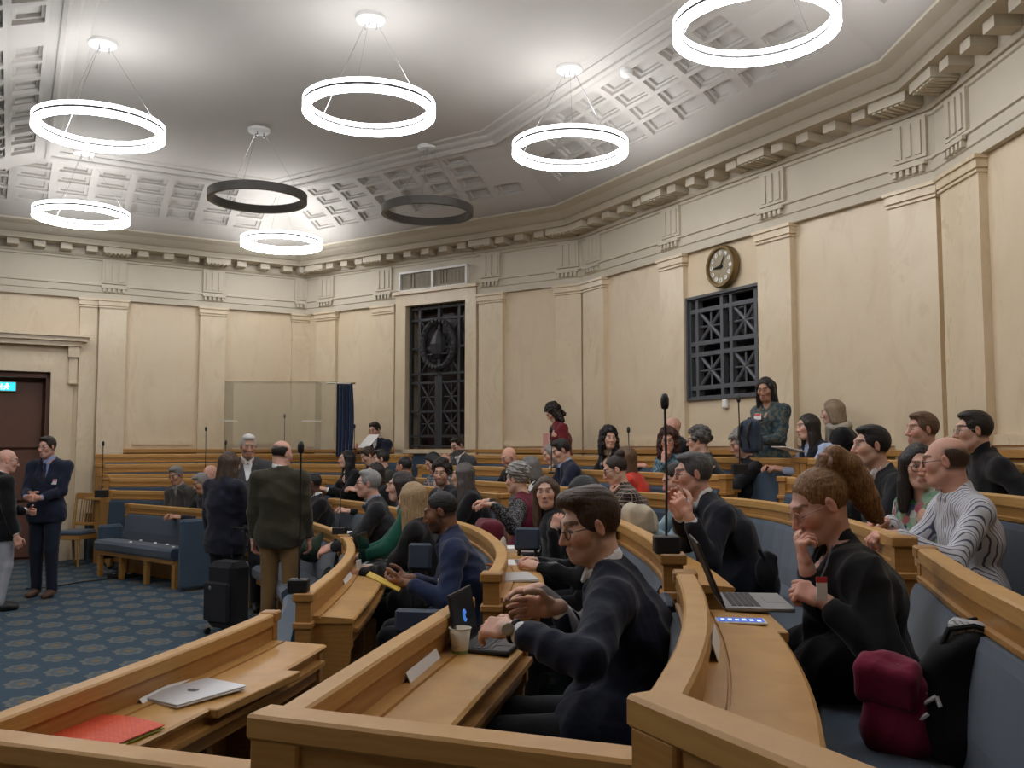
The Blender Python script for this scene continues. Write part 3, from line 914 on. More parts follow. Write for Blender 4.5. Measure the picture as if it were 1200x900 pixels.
def seg(k, t0, t1, off_in=0.0, off_out=None):
    n = max(4, int((t1 - t0) * 9))
    return [row_pt(k, t) for t in np.linspace(t0, t1, n)]
def profsweep(k, t0, t1, prof, name, mat, parent):
    mb = MB(); mb.sweep(seg(k, t0, t1), prof)
    pl = np.array(parent.location); mb.v = [tuple(np.array(p) - pl) for p in mb.v]
    return mb.build(name, mat, parent)
def post(k, t, parent, z1, z0, half=0.05, o=0.0, name='end_post'):
    n, d = row_n(k, t); p = row_pt(k, t) + n * o
    R = np.array([[n[0], d[0], 0], [n[1], d[1], 0], [0, 0, 1.0]]).copy()
    mb = MB()
    mb.box((p[0], p[1], (z0 + z1 - 0.045) / 2), (half - 0.008, half - 0.008, (z1 - 0.045 - z0) / 2), R)
    mb.box((p[0], p[1], z1 - 0.02), (half + 0.006, half + 0.006, 0.022), R, 0.006)
    mb.box((p[0], p[1], z1 - 0.16), (half + 0.004, half + 0.004, 0.016), R, 0.005)
    pl = np.array(parent.location); mb.v = [tuple(np.array(q) - pl) for q in mb.v]
    return mb.build(name, M['wood'], parent)
def end_board(k, t, parent, sc, zk, f):
    """shaped board carrying the desktop at an open end: apron above a quarter-round cut-out"""
    n, d = row_n(k, t); p = row_pt(k, t)
    zt = zk - 0.15
    out = [(0.03, f), (0.03, zt), (0.262*sc, zt), (0.262*sc, zt - 0.13)]
    for a in np.linspace(0, PI/2, 8):
        out.append((0.09*sc + 0.16*sc*math.cos(a) * (1 if a < 1.5 else 0.0), zt - 0.15 - 0.26*math.sin(a)))
    out += [(0.09*sc, f)]
    mb = MB(); m = len(out); th = 0.02
    P = []
    for sgn in (-1, 1):
        for (o, z) in out:
            q = p + n * o + d * (th * sgn); P.append((q[0], q[1], z))
    fs = [tuple(range(m)), tuple(range(m, 2*m))[::-1]] + [(i, (i+1) % m + 0, (i+1) % m + m, i + m)[::-1] for i in range(m)]
    mb.add(P, fs)
    pl = np.array(parent.location); mb.v = [tuple(np.array(q) - pl) for q in mb.v]
    return mb.build('end_board', M['wood'], parent)
DESK = {}
for sidx, rows in SECT.items():
    for k, (t0, t1) in rows.items():
        zk, f = RAIL[k], FLO[k]
        tm = (t0 + t1) / 2
        pm = row_pt(k, tm); n_, d_ = row_n(k, tm)
        sp = min(gap_at(k, t) for t in np.linspace(t0, t1, 5))
        sc = min(1.0, sp / 0.82)
        root = empty('desk', (pm[0], pm[1], f), 0, f'{ORD[k]} oak desk row from the carpet, {SPH[sidx]}', 'desk', 'curved oak desks of the chamber')
        DESK[(sidx, k)] = root
        profsweep(k, t0, t1, [(-0.033, zk-0.05), (-0.033, zk-0.007), (-0.026, zk), (0.026, zk), (0.033, zk-0.007), (0.033, zk-0.05)], 'rail', M['wood_rail'], root)
        profsweep(k, t0, t1, [(-0.022, f-0.1), (-0.022, zk-0.125), (-0.034, zk-0.12), (-0.034, zk-0.105), (-0.022, zk-0.10), (-0.022, zk-0.05), (0.022, zk-0.05), (0.022, zk-0.13), (0.022, f)], 'front_panel', M['wood'], root)
        lo = FLO[k-1] + 0.40
        profsweep(k, t0 + 0.03, t1 - 0.03, [(-0.028, lo), (-0.10, lo), (-0.095, lo+0.15), (-0.060, zk-0.155), (-0.045, zk-0.128), (-0.028, zk-0.126)], 'backrest', M['blue'], root)
        profsweep(k, t0 + 0.02, t1 - 0.02, [(0.022, zk-0.155), (0.022, zk-0.118), (0.075*sc, zk-0.118), (0.077*sc, zk-0.128), (0.083*sc, zk-0.128), (0.085*sc, zk-0.12), (0.265*sc, zk-0.131), (0.275*sc, zk-0.138), (0.265*sc, zk-0.155)], 'desktop', M['wood_top'], root)
        profsweep(k, t0 + 0.06, t1 - 0.06, [(0.215*sc, zk-0.27), (0.215*sc, zk-0.153), (0.25*sc, zk-0.153), (0.25*sc, zk-0.185), (0.285*sc, zk-0.188), (0.287*sc, zk-0.206), (0.25*sc, zk-0.21), (0.25*sc, zk-0.27)], 'apron', M['wood'], root)
        if sidx != 1: post(k, t0, root, zk + 0.004, f - 0.12, 0.046)
        post(k, t1, root, zk + 0.004, f - 0.12, 0.034 if sidx == 1 else 0.046)
        if sidx != 1: end_board(k, t0 + 0.05, root, sc, zk, f)
        if sidx in (1, 2): end_board(k, t1 - 0.05, root, sc, zk, f)
        # upright desk supports between places
        for q in np.linspace(t0, t1, 5)[1:-1]:
            mb = MB(); n, d = row_n(k, q); p = row_pt(k, q) + n * 0.125 * sc
            mb.box((p[0], p[1], (f + zk - 0.156) / 2), (0.10*sc, 0.018, (zk - 0.156 - f) / 2), np.array([[n[0], d[0], 0], [n[1], d[1], 0], [0, 0, 1.0]]))
            pl = np.array(root.location); mb.v = [tuple(np.array(z) - pl) for z in mb.v]
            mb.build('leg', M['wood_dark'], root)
        # the bench whose back is this desk's front
        if not (sidx == 4 and k > 2):
            g = FLO[k-1]
            scb = 1.0
            br = empty('bench', (pm[0], pm[1], g), 0, f'blue bench fixed to the {ORD[k]} desk row, {SPH[sidx]}', 'bench', 'blue benches of the chamber')
            d0 = 0.50 if k == 1 else max(0.16, min(0.50, min(gap_at(k-1, t) for t in np.linspace(t0, t1, 7)) - 0.34))
            profsweep(k, t0 + 0.05, t1 - 0.05, [(-0.108, g+0.33), (-d0+0.03, g+0.33), (-d0, g+0.36), (-d0-0.005, g+0.43), (-d0+0.03, g+0.465), (-0.55*d0, g+0.47), (-0.108, g+0.445)], 'seat_cushion', M['blue'], br)
            profsweep(k, t0 + 0.06, t1 - 0.06, [(-0.108, g+0.28), (-d0+0.04, g+0.28), (-d0+0.04, g+0.33), (-0.108, g+0.33)], 'seat_frame', M['wood'], br)
            for q in np.linspace(t0 + 0.08, t1 - 0.08, 4):
                mb = MB(); n, d = row_n(k, q)
                R = np.array([[n[0], d[0], 0], [n[1], d[1], 0], [0, 0, 1.0]])
                p = row_pt(k, q) - n * (d0 - 0.08)
                mb.box((p[0], p[1], g + 0.14), (0.03, 0.03, 0.14), R, 0.005)
                pl = np.array(br.location); mb.v = [tuple(np.array(z) - pl) for z in mb.v]
                mb.build('leg', M['wood'], br)
# boards closing the block closest to the viewer, each belonging to its desk
def closing(k, a, b, root, zt):
    zt += 0.005
    a = np.array(a); b = np.array(b); L = np.linalg.norm(b - a); d = (b - a) / L; n = np.array([d[1], -d[0]])
    R = np.array([[d[0], n[0], 0], [d[1], n[1], 0], [0, 0, 1.0]])
    c = (a + b) / 2; pl = np.array(root.location)
    mb = MB()
    mb.box((c[0], c[1], zt - 0.027), (L/2, 0.046, 0.0275), R, 0.007)
    mb.v = [tuple(np.array(z) - pl) for z in mb.v]; mb.build('end_rail', M['wood_rail'], root)
    mb = MB()
    mb.box((c[0], c[1], (zt - 0.05) / 2), (L/2 - 0.02, 0.028, (zt - 0.05) / 2), R)
    mb.box((c[0], c[1], zt - 0.185), (L/2 - 0.01, 0.04, 0.016), R, 0.005)
    q = a + d * 0.07
    mb.box((q[0], q[1], (zt - 0.05) / 2), (0.06, 0.042, (zt - 0.05) / 2), R, 0.005)
    mb.v = [tuple(np.array(z) - pl) for z in mb.v]; mb.build('end_panel', M['wood'], root)
closing(1, (-1.46, 2.47), (-0.55, 2.17), DESK[(1, 1)], RAIL[1])
closing(2, row_pt(2, .58) + np.array([-0.06, 0.02]), (0.27, 1.77), DESK[(1, 2)], RAIL[2])
closing(3, row_pt(3, .50) + np.array([-0.02, 0.04]), (0.62, 0.86), DESK[(1, 3)], RAIL[3])
# relabel the desks one can name by what stands on them
for key, lab in {(1, 1): 'curved oak desk with the closed silver laptop and orange folder', (1, 2): 'curved oak desk with the paper cup and black laptop, closed by a board',
                 (1, 3): 'curved oak desk where the woman in the black coat works on her laptop', (1, 4): 'oak desk rail above the bench with the burgundy and black bags',
                 (2, 1): 'curved oak desk with a tall microphone on its end post, before the bearded man', (2, 2): 'curved oak desk heaped with papers and a silver laptop before the long haired woman',
                 (2, 3): 'curved oak desk with a tall microphone beside the man with clasped hands', (3, 1): 'oak desk behind the seat with the green bag',
                 (4, 1): 'oak desk whose front is the long blue bench by the wooden chair'}.items():
    DESK[key]['label'] = lab
# pull-out leaves
def leaf(k, sidx, pa, pb, zoff=0.135):
    """sliding writing board under the desktop edge, between two photo points on its outer edge"""
    z = RAIL[k] - 0.15
    a = at_z(*pa, z)[:2]; b = at_z(*pb, z)[:2]
    root = DESK[(sidx, k)]; pl = np.array(root.location)
    d = (b - a) / np.linalg.norm(b - a); n = np.array([d[1], -d[0]])
    if np.dot(n, row_n(k, 1.5)[0]) < 0: n = -n
    c = (a + b) / 2 - n * 0.14
    mb = MB(); mb.box((c[0], c[1], z + 0.003), (np.linalg.norm(b - a)/2, 0.14, 0.016), np.array([[d[0], n[0], 0], [d[1], n[1], 0], [0, 0, 1.0]]), 0.004)
    mb.v = [tuple(np.array(q) - pl) for q in mb.v]; mb.build('pull_out_leaf', M['wood_top'], root)
leaf(2, 1, (568, 797), (612, 762))
leaf(1, 1, (255, 838), (352, 792))
leaf(3, 1, (925, 748), (898, 722))
for o in bpy.data.objects:
    if o.parent is None and o.get('label') == 'blue bench fixed to the fourth desk row, in the block with the paper cup':
        o['label'] = 'blue upholstered bench carrying the burgundy bag and the black tote'
# ================================================================== PEOPLE: smooth-blended solids turned into one surface
def unit(v):
    v = np.array(v, float); return v / (np.linalg.norm(v) + 1e-12)
class Solid:
    def __init__(s): s.p = []
    def cap(s, a, b, r1, r2=None, k=0.02, op=1, q=1.0, w=None):
        a = np.array(a, float); b = np.array(b, float); r2 = r1 if r2 is None else r2
        R = max(r1, r2) * max(q, 1.0)
        s.p.append(('cap', op, k, np.minimum(a, b) - R, np.maximum(a, b) + R, (a, b, r1, r2, q, None if w is None else unit(w)))); return s
    def ell(s, c, r, R=None, k=0.02, op=1):
        c = np.array(c, float); r = np.array(r, float); R = np.eye(3) if R is None else np.array(R, float)
        e = np.sqrt((R ** 2) @ (r ** 2))
        s.p.append(('ell', op, k, c - e, c + e, (c, r, R))); return s
    def box(s, c, h, R=None, rd=0.01, k=0.01, op=1):
        c = np.array(c, float); h = np.array(h, float); R = np.eye(3) if R is None else np.array(R, float)
        e = np.abs(R) @ h
        s.p.append(('box', op, k, c - e, c + e, (c, h, R, rd))); return s
    def mesh(s, vox, disp=None):
        lo = np.min([p[3] for p in s.p if p[1] > 0], axis=0) - 4 * vox
        hi = np.max([p[4] for p in s.p if p[1] > 0], axis=0) + 4 * vox
        n = np.ceil((hi - lo) / vox).astype(int) + 1
        D = np.full(n, 1.0, np.float32)
        ax = [(lo[i] + vox * np.arange(n[i])).astype(np.float32) for i in range(3)]
        for kind, op, k, plo, phi, g in s.p:
            pad = k + 3 * vox
            i0 = np.maximum(np.floor((plo - pad - lo) / vox).astype(int), 0)
            i1 = np.minimum(np.ceil((phi + pad - lo) / vox).astype(int) + 1, n)
            if (i1 <= i0).any(): continue
            X = ax[0][i0[0]:i1[0]][:, None, None]; Y = ax[1][i0[1]:i1[1]][None, :, None]; Z = ax[2][i0[2]:i1[2]][None, None, :]
            if kind == 'cap':
                a, b, r1, r2, q, w = g
                px, py, pz = X - a[0], Y - a[1], Z - a[2]
                ab = b - a
                if w is not None and q != 1.0:
                    f = (1.0 / q - 1.0)
                    t = (px * w[0] + py * w[1] + pz * w[2]) * f
                    px, py, pz = px + w[0] * t, py + w[1] * t, pz + w[2] * t
                    ab = ab + w * (np.dot(ab, w) * f)
                L = float(ab @ ab) + 1e-12
                t = np.clip((px * ab[0] + py * ab[1] + pz * ab[2]) / L, 0, 1)
                d = np.sqrt((px - ab[0]*t) ** 2 + (py - ab[1]*t) ** 2 + (pz - ab[2]*t) ** 2) - (r1 + (r2 - r1) * t)
            else:
                c, h, R = g[0], g[1], g[2]
                px, py, pz = X - c[0], Y - c[1], Z - c[2]
                l = [px * R[0, i] + py * R[1, i] + pz * R[2, i] for i in range(3)]
                if kind == 'ell':
                    k0 = np.sqrt((l[0]/h[0])**2 + (l[1]/h[1])**2 + (l[2]/h[2])**2)
                    k1 = np.sqrt((l[0]/h[0]**2)**2 + (l[1]/h[1]**2)**2 + (l[2]/h[2]**2)**2) + 1e-6
                    d = k0 * (k0 - 1) / k1
                else:
                    rd = g[3]
                    qv = [np.abs(l[i]) - (h[i] - rd) for i in range(3)]
                    d = np.sqrt(np.maximum(qv[0], 0)**2 + np.maximum(qv[1], 0)**2 + np.maximum(qv[2], 0)**2) + np.minimum(np.maximum(np.maximum(qv[0], qv[1]), qv[2]), 0) - rd
            V = D[i0[0]:i1[0], i0[1]:i1[1], i0[2]:i1[2]]
            if op > 0:
                hh = np.maximum(k - np.abs(V - d), 0)
                V[...] = np.minimum(V, d) - hh * hh / (4 * max(k, 1e-6))
            else:
                hh = np.maximum(k - np.abs(V + d), 0)
                V[...] = np.maximum(V, -d) + hh * hh / (4 * max(k, 1e-6))
        if disp is not None:
            ii = np.nonzero(np.abs(D) < 3.5 * vox)
            pts = np.stack([ax[i][ii[i]] for i in range(3)], 1)
            D[ii] += disp(pts).astype(np.float32)
        return nets(D, lo, vox)
def nets(D, lo, vox):
    S = D < 0
    c = [(i, j, k) for i in (0, 1) for j in (0, 1) for k in (0, 1)]
    n = np.array(D.shape)
    sl = lambda o: tuple(slice(o[i], n[i] - 1 + o[i]) for i in range(3))
    cnt = np.zeros(n - 1, np.uint8)
    for o in c: cnt += S[sl(o)]
    act = (cnt > 0) & (cnt < 8)
    I = np.argwhere(act)
    idx = np.full(n - 1, -1, np.int32); idx[act] = np.arange(len(I))
    acc = np.zeros((len(I), 3), np.float32); num = np.zeros(len(I), np.float32)
    val = {o: D[I[:, 0]+o[0], I[:, 1]+o[1], I[:, 2]+o[2]] for o in c}
    for o in c:
        for a in range(3):
            if o[a] == 0:
                p = list(o); p[a] = 1; p = tuple(p)
                va, vb = val[o], val[p]
                m = (va < 0) != (vb < 0)
                t = np.where(m, va / np.where(np.abs(va - vb) < 1e-9, 1e-9, va - vb), 0)
                q = np.tile(np.array(o, np.float32), (len(I), 1)); q[:, a] += t
                acc[m] += q[m]; num[m] += 1
    V = (I + acc / np.maximum(num, 1)[:, None]) * vox + lo
    F = []
    for a in range(3):
        b, d = (a + 1) % 3, (a + 2) % 3
        s0 = [slice(None)] * 3; s1 = [slice(None)] * 3
        s0[a] = slice(0, n[a]-1); s1[a] = slice(1, n[a])
        s0[b] = s1[b] = slice(1, n[b]-1); s0[d] = s1[d] = slice(1, n[d]-1)
        A, B = S[tuple(s0)], S[tuple(s1)]
        for flip, m in ((False, A & ~B), (True, ~A & B)):
            E = np.argwhere(m)
            if not len(E): continue
            E[:, b] += 1; E[:, d] += 1
            def at(db, dd):
                q = E.copy(); q[:, b] += db; q[:, d] += dd
                return idx[q[:, 0], q[:, 1], q[:, 2]]
            quad = np.stack([at(-1, -1), at(0, -1), at(0, 0), at(-1, 0)], 1)
            F.append(quad[:, ::-1] if flip else quad)
    F = np.concatenate(F) if F else np.zeros((0, 4), int)
    F = F[(F >= 0).all(1)]
    return V.astype(np.float32), F.astype(np.int32)
def np_mesh(name, V, F, mat, parent, colors=None):
    me = bpy.data.meshes.new(name)
    me.vertices.add(len(V)); me.vertices.foreach_set('co', np.ascontiguousarray(V, np.float32).ravel())
    me.loops.add(len(F) * 4); me.loops.foreach_set('vertex_index', np.ascontiguousarray(F, np.int32).ravel())
    me.polygons.add(len(F)); me.polygons.foreach_set('loop_start', np.arange(0, len(F)*4, 4, dtype=np.int32))
    me.polygons.foreach_set('loop_total', np.full(len(F), 4, np.int32))
    me.polygons.foreach_set('use_smooth', np.ones(len(F), bool))
    me.materials.append(mat)
    if colors is not None:
        at = me.color_attributes.new('Col', 'FLOAT_COLOR', 'POINT')
        at.data.foreach_set('color', np.concatenate([colors, np.ones((len(colors), 1))], 1).astype(np.float32).ravel())
    me.update(calc_edges=True)
    return link(bpy.data.objects.new(name, me), parent)

def skin_mat():
    m, nt, b = new_mat('skin')
    a = N(nt, 'ShaderNodeAttribute', attribute_name='Col')
    f = NOISE(nt, COORD(nt), 60, 4)
    nt.links.new(MIX(nt, MATH(nt, 'MULTIPLY', f, 0.22), a.outputs['Color'], (0.33, 0.14, 0.09)), b.inputs['Base Color'])
    b.inputs['Roughness'].default_value = 0.5
    b.inputs['Specular IOR Level'].default_value = 0.35
    b.inputs['Subsurface Weight'].default_value = 0.08
    b.inputs['Subsurface Radius'].default_value = (0.01, 0.004, 0.002)
    return m
M['skin'] = skin_mat()
_hair = {}
def hair_mat(col, col2=None):
    key = (col, col2)
    if key not in _hair:
        m, nt, b = new_mat('hair')
        c2 = col2 or tuple(min(1, c * 1.9 + 0.01) for c in col)
        f = NOISE(nt, COORD(nt, 'Object', (220, 220, 16)), 1.0, 3, 0.6, 0.4)
        g = NOISE(nt, COORD(nt), 9, 3)
        a = MIX(nt, RAMP(nt, f, [(0.38, (0, 0, 0)), (0.68, (1, 1, 1))]), col, c2)
        a = MIX(nt, MATH(nt, 'MULTIPLY', g, 0.5), a, tuple(c * 0.55 for c in col))
        nt.links.new(a, b.inputs['Base Color'])
        b.inputs['Roughness'].default_value = 0.46
        b.inputs['Specular IOR Level'].default_value = 0.35
        nt.links.new(BUMP(nt, f, 0.6, 0.004), b.inputs['Normal'])
        _hair[key] = m
    return _hair[key]
_cloth = {}
def cloth(col, kind='plain', col2=None, s=1.0):
    key = (col, kind, col2, s)
    if key in _cloth: return _cloth[key]
    m, nt, b = new_mat('cloth_' + kind)
    v = COORD(nt); f = NOISE(nt, v, 5, 5, 0.6); g = NOISE(nt, v, 300, 2)
    base = MIX(nt, f, tuple(c * 0.78 for c in col), tuple(min(1, c * 1.2) for c in col))
    if kind == 'stripe':
        sx = N(nt, 'ShaderNodeSeparateXYZ'); nt.links.new(COORD(nt, 'Object', (1, 1, 1), (0.25, 0.2, 0.2)), sx.inputs[0])
        w = MATH(nt, 'ADD', MATH(nt, 'MULTIPLY', sx.outputs[1], 52.0 * s), MATH(nt, 'MULTIPLY', sx.outputs[0], 16.0 * s))
        st = MATH(nt, 'LESS_THAN', MATH(nt, 'FRACT', w), 0.26)
        base = MIX(nt, st, base, col2)
    elif kind == 'dots':
        vo = N(nt, 'ShaderNodeTexVoronoi'); vo.inputs['Scale'].default_value = 70 * s; nt.links.new(v, vo.inputs['Vector'])
        base = MIX(nt, MATH(nt, 'LESS_THAN', vo.outputs['Distance'], 0.42), base, col2)
    elif kind == 'print':
        n2 = NOISE(nt, v, 26 * s, 2, 0.4, 1.0)
        base = MIX(nt, RAMP(nt, n2, [(0.46, (0, 0, 0)), (0.54, (1, 1, 1))]), base, col2)
    elif kind == 'check':
        sx = N(nt, 'ShaderNodeSeparateXYZ'); nt.links.new(v, sx.inputs[0])
        yy = MATH(nt, 'FRACT', MATH(nt, 'MULTIPLY', MATH(nt, 'ADD', sx.outputs[1], MATH(nt, 'MULTIPLY', sx.outputs[0], 0.8)), 38 * s))
        zz = MATH(nt, 'FRACT', MATH(nt, 'MULTIPLY', sx.outputs[2], 38 * s))
        base = MIX(nt, MATH(nt, 'MAXIMUM', MATH(nt, 'LESS_THAN', yy, 0.22), MATH(nt, 'LESS_THAN', zz, 0.22)), base, col2)
    elif kind == 'floral':
        vo = N(nt, 'ShaderNodeTexVoronoi'); vo.inputs['Scale'].default_value = 26 * s; nt.links.new(v, vo.inputs['Vector'])
        base = MIX(nt, 0.85, base, RAMP(nt, N_sep(nt, vo.outputs['Color']), [(0.0, (0.05, 0.25, 0.09)), (0.35, (0.6, 0.62, 0.58)), (0.55, (0.04, 0.30, 0.12)), (0.75, (0.55, 0.08, 0.16)), (0.9, (0.02, 0.05, 0.12))]))
    nt.links.new(base, b.inputs['Base Color'])
    b.inputs['Roughness'].default_value = 0.88
    b.inputs['Specular IOR Level'].default_value = 0.2
    b.inputs['Sheen Weight'].default_value = 0.15
    b.inputs['Sheen Roughness'].default_value = 0.5
    nt.links.new(BUMP(nt, MATH(nt, 'ADD', MATH(nt, 'MULTIPLY', f, 0.7), MATH(nt, 'MULTIPLY', g, 0.08)), 0.35, 0.02), b.inputs['Normal'])
    _cloth[key] = m
    return m
def N_sep(nt, c):
    n = N(nt, 'ShaderNodeSeparateColor'); nt.links.new(c, n.inputs[0]); return n.outputs[0]

SKIN = {'fair': (0.66, 0.42, 0.32), 'pink': (0.67, 0.39, 0.30), 'tan': (0.46, 0.26, 0.17), 'brown': (0.22, 0.105, 0.06), 'dark': (0.085, 0.042, 0.028)}
HAIR = {'brown': (0.045, 0.025, 0.015), 'dark': (0.014, 0.010, 0.008), 'black': (0.008, 0.007, 0.008), 'grey': (0.20, 0.19, 0.18), 'white': (0.48, 0.46, 0.43), 'blonde': (0.30, 0.19, 0.09), 'ginger': (0.22, 0.105, 0.042), 'light_brown': (0.10, 0.055, 0.03), 'steel': (0.075, 0.072, 0.072)}

def ik(S, Wr, l1, l2, pole):
    d = Wr - S; L = np.linalg.norm(d)
    if L > (l1 + l2) * 0.995:
        Wr = S + d / L * (l1 + l2) * 0.995; d = Wr - S; L = np.linalg.norm(d)
    u = d / L
    x = (l1*l1 - l2*l2 + L*L) / (2*L); h = math.sqrt(max(l1*l1 - x*x, 1e-6))
    p = np.array(pole, float); p = p - u * np.dot(p, u); p = unit(p)
    return S + u * x + p * h, Wr
def hand_prims(B, W, d, pn, left, curl, sc=1.0, fr=1.0):
    d = unit(d); pn = np.array(pn, float); pn = unit(pn - d * np.dot(pn, d))
    t = np.cross(d, pn) * (-1 if left else 1)
    R = np.stack([d, t, pn], 1)
    B.cap(W - d * 0.02, W + d * 0.02, 0.024 * sc, 0.025 * sc, 0.015)
    B.box(W + d * 0.052 * sc, np.array([0.042, 0.037, 0.0135]) * sc, R, 0.012 * sc, 0.012)
    B.cap(W + d*0.02*sc + t*0.02*sc, W + d*0.05*sc + t*0.030*sc + pn*0.006, 0.016*sc, 0.013*sc, 0.012)
    def rot(a): return d * math.cos(a) + pn * math.sin(a)
    for off, L, cc in ((0.029, 0.075, 0.9), (0.010, 0.083, 1.0), (-0.010, 0.077, 1.05), (-0.028, 0.060, 1.12)):
        p = W + d * 0.086 * sc + t * off * sc - d * abs(off - 0.008) * 0.25
        a = 0.12
        fan = t * off * 1.6
        for f, r0, r1 in ((0.45, 0.0092, 0.0086), (0.31, 0.0086, 0.0078), (0.24, 0.0078, 0.0070)):
            a += curl * cc * 1.05
            q = p + unit(rot(a) + fan * (1 - curl * 0.6)) * L * f * sc
            B.cap(p, q, r0 * sc * fr, r1 * sc * fr, 0.0035); p = q
    p = W + d * 0.028 * sc + t * 0.030 * sc + pn * 0.006
    for L, v in ((0.042, d * 0.62 + t * 0.72 + pn * 0.28), (0.032, d * 0.85 + t * 0.25 + pn * (0.25 + 0.4 * curl)), (0.026, d * 0.9 + t * 0.02 + pn * (0.25 + 0.6 * curl))):
        q = p + unit(v) * L * sc
        B.cap(p, q, 0.0115 * sc * fr, 0.0098 * sc * fr, 0.005); p = q
def strands(seed, amp, flow, lo=140, hi=380, n=10):
    g = np.random.RandomState(seed); ks = []
    flow = unit(flow)
    for i in range(n):
        v = g.randn(3); v -= flow * np.dot(v, flow) * 0.93; v = unit(v) * g.uniform(lo, hi); ks.append((v, g.uniform(0, 6.28), g.uniform(0.4, 1)))
    tot = sum(k[2] for k in ks) * 0.5
    return lambda P: amp * sum(a * np.sin(P @ k + ph) for k, ph, a in ks) / tot
def folds(seed, amp):
    g = np.random.RandomState(seed); ks = [(unit(g.randn(3) * np.array([1, 1, 0.8])) * g.uniform(22, 75), g.uniform(0, 6.28), g.uniform(0.3, 1)) for _ in range(9)]
    def f(P):
        Q = P + 0.03 * np.sin(P[:, [1, 2, 0]] * 17 + seed)
        s = sum(a * (1 - np.abs(np.sin(0.5 * (Q @ k) + ph))) for k, ph, a in ks) / 3.2
        return -amp * (s - 0.72)
    return f

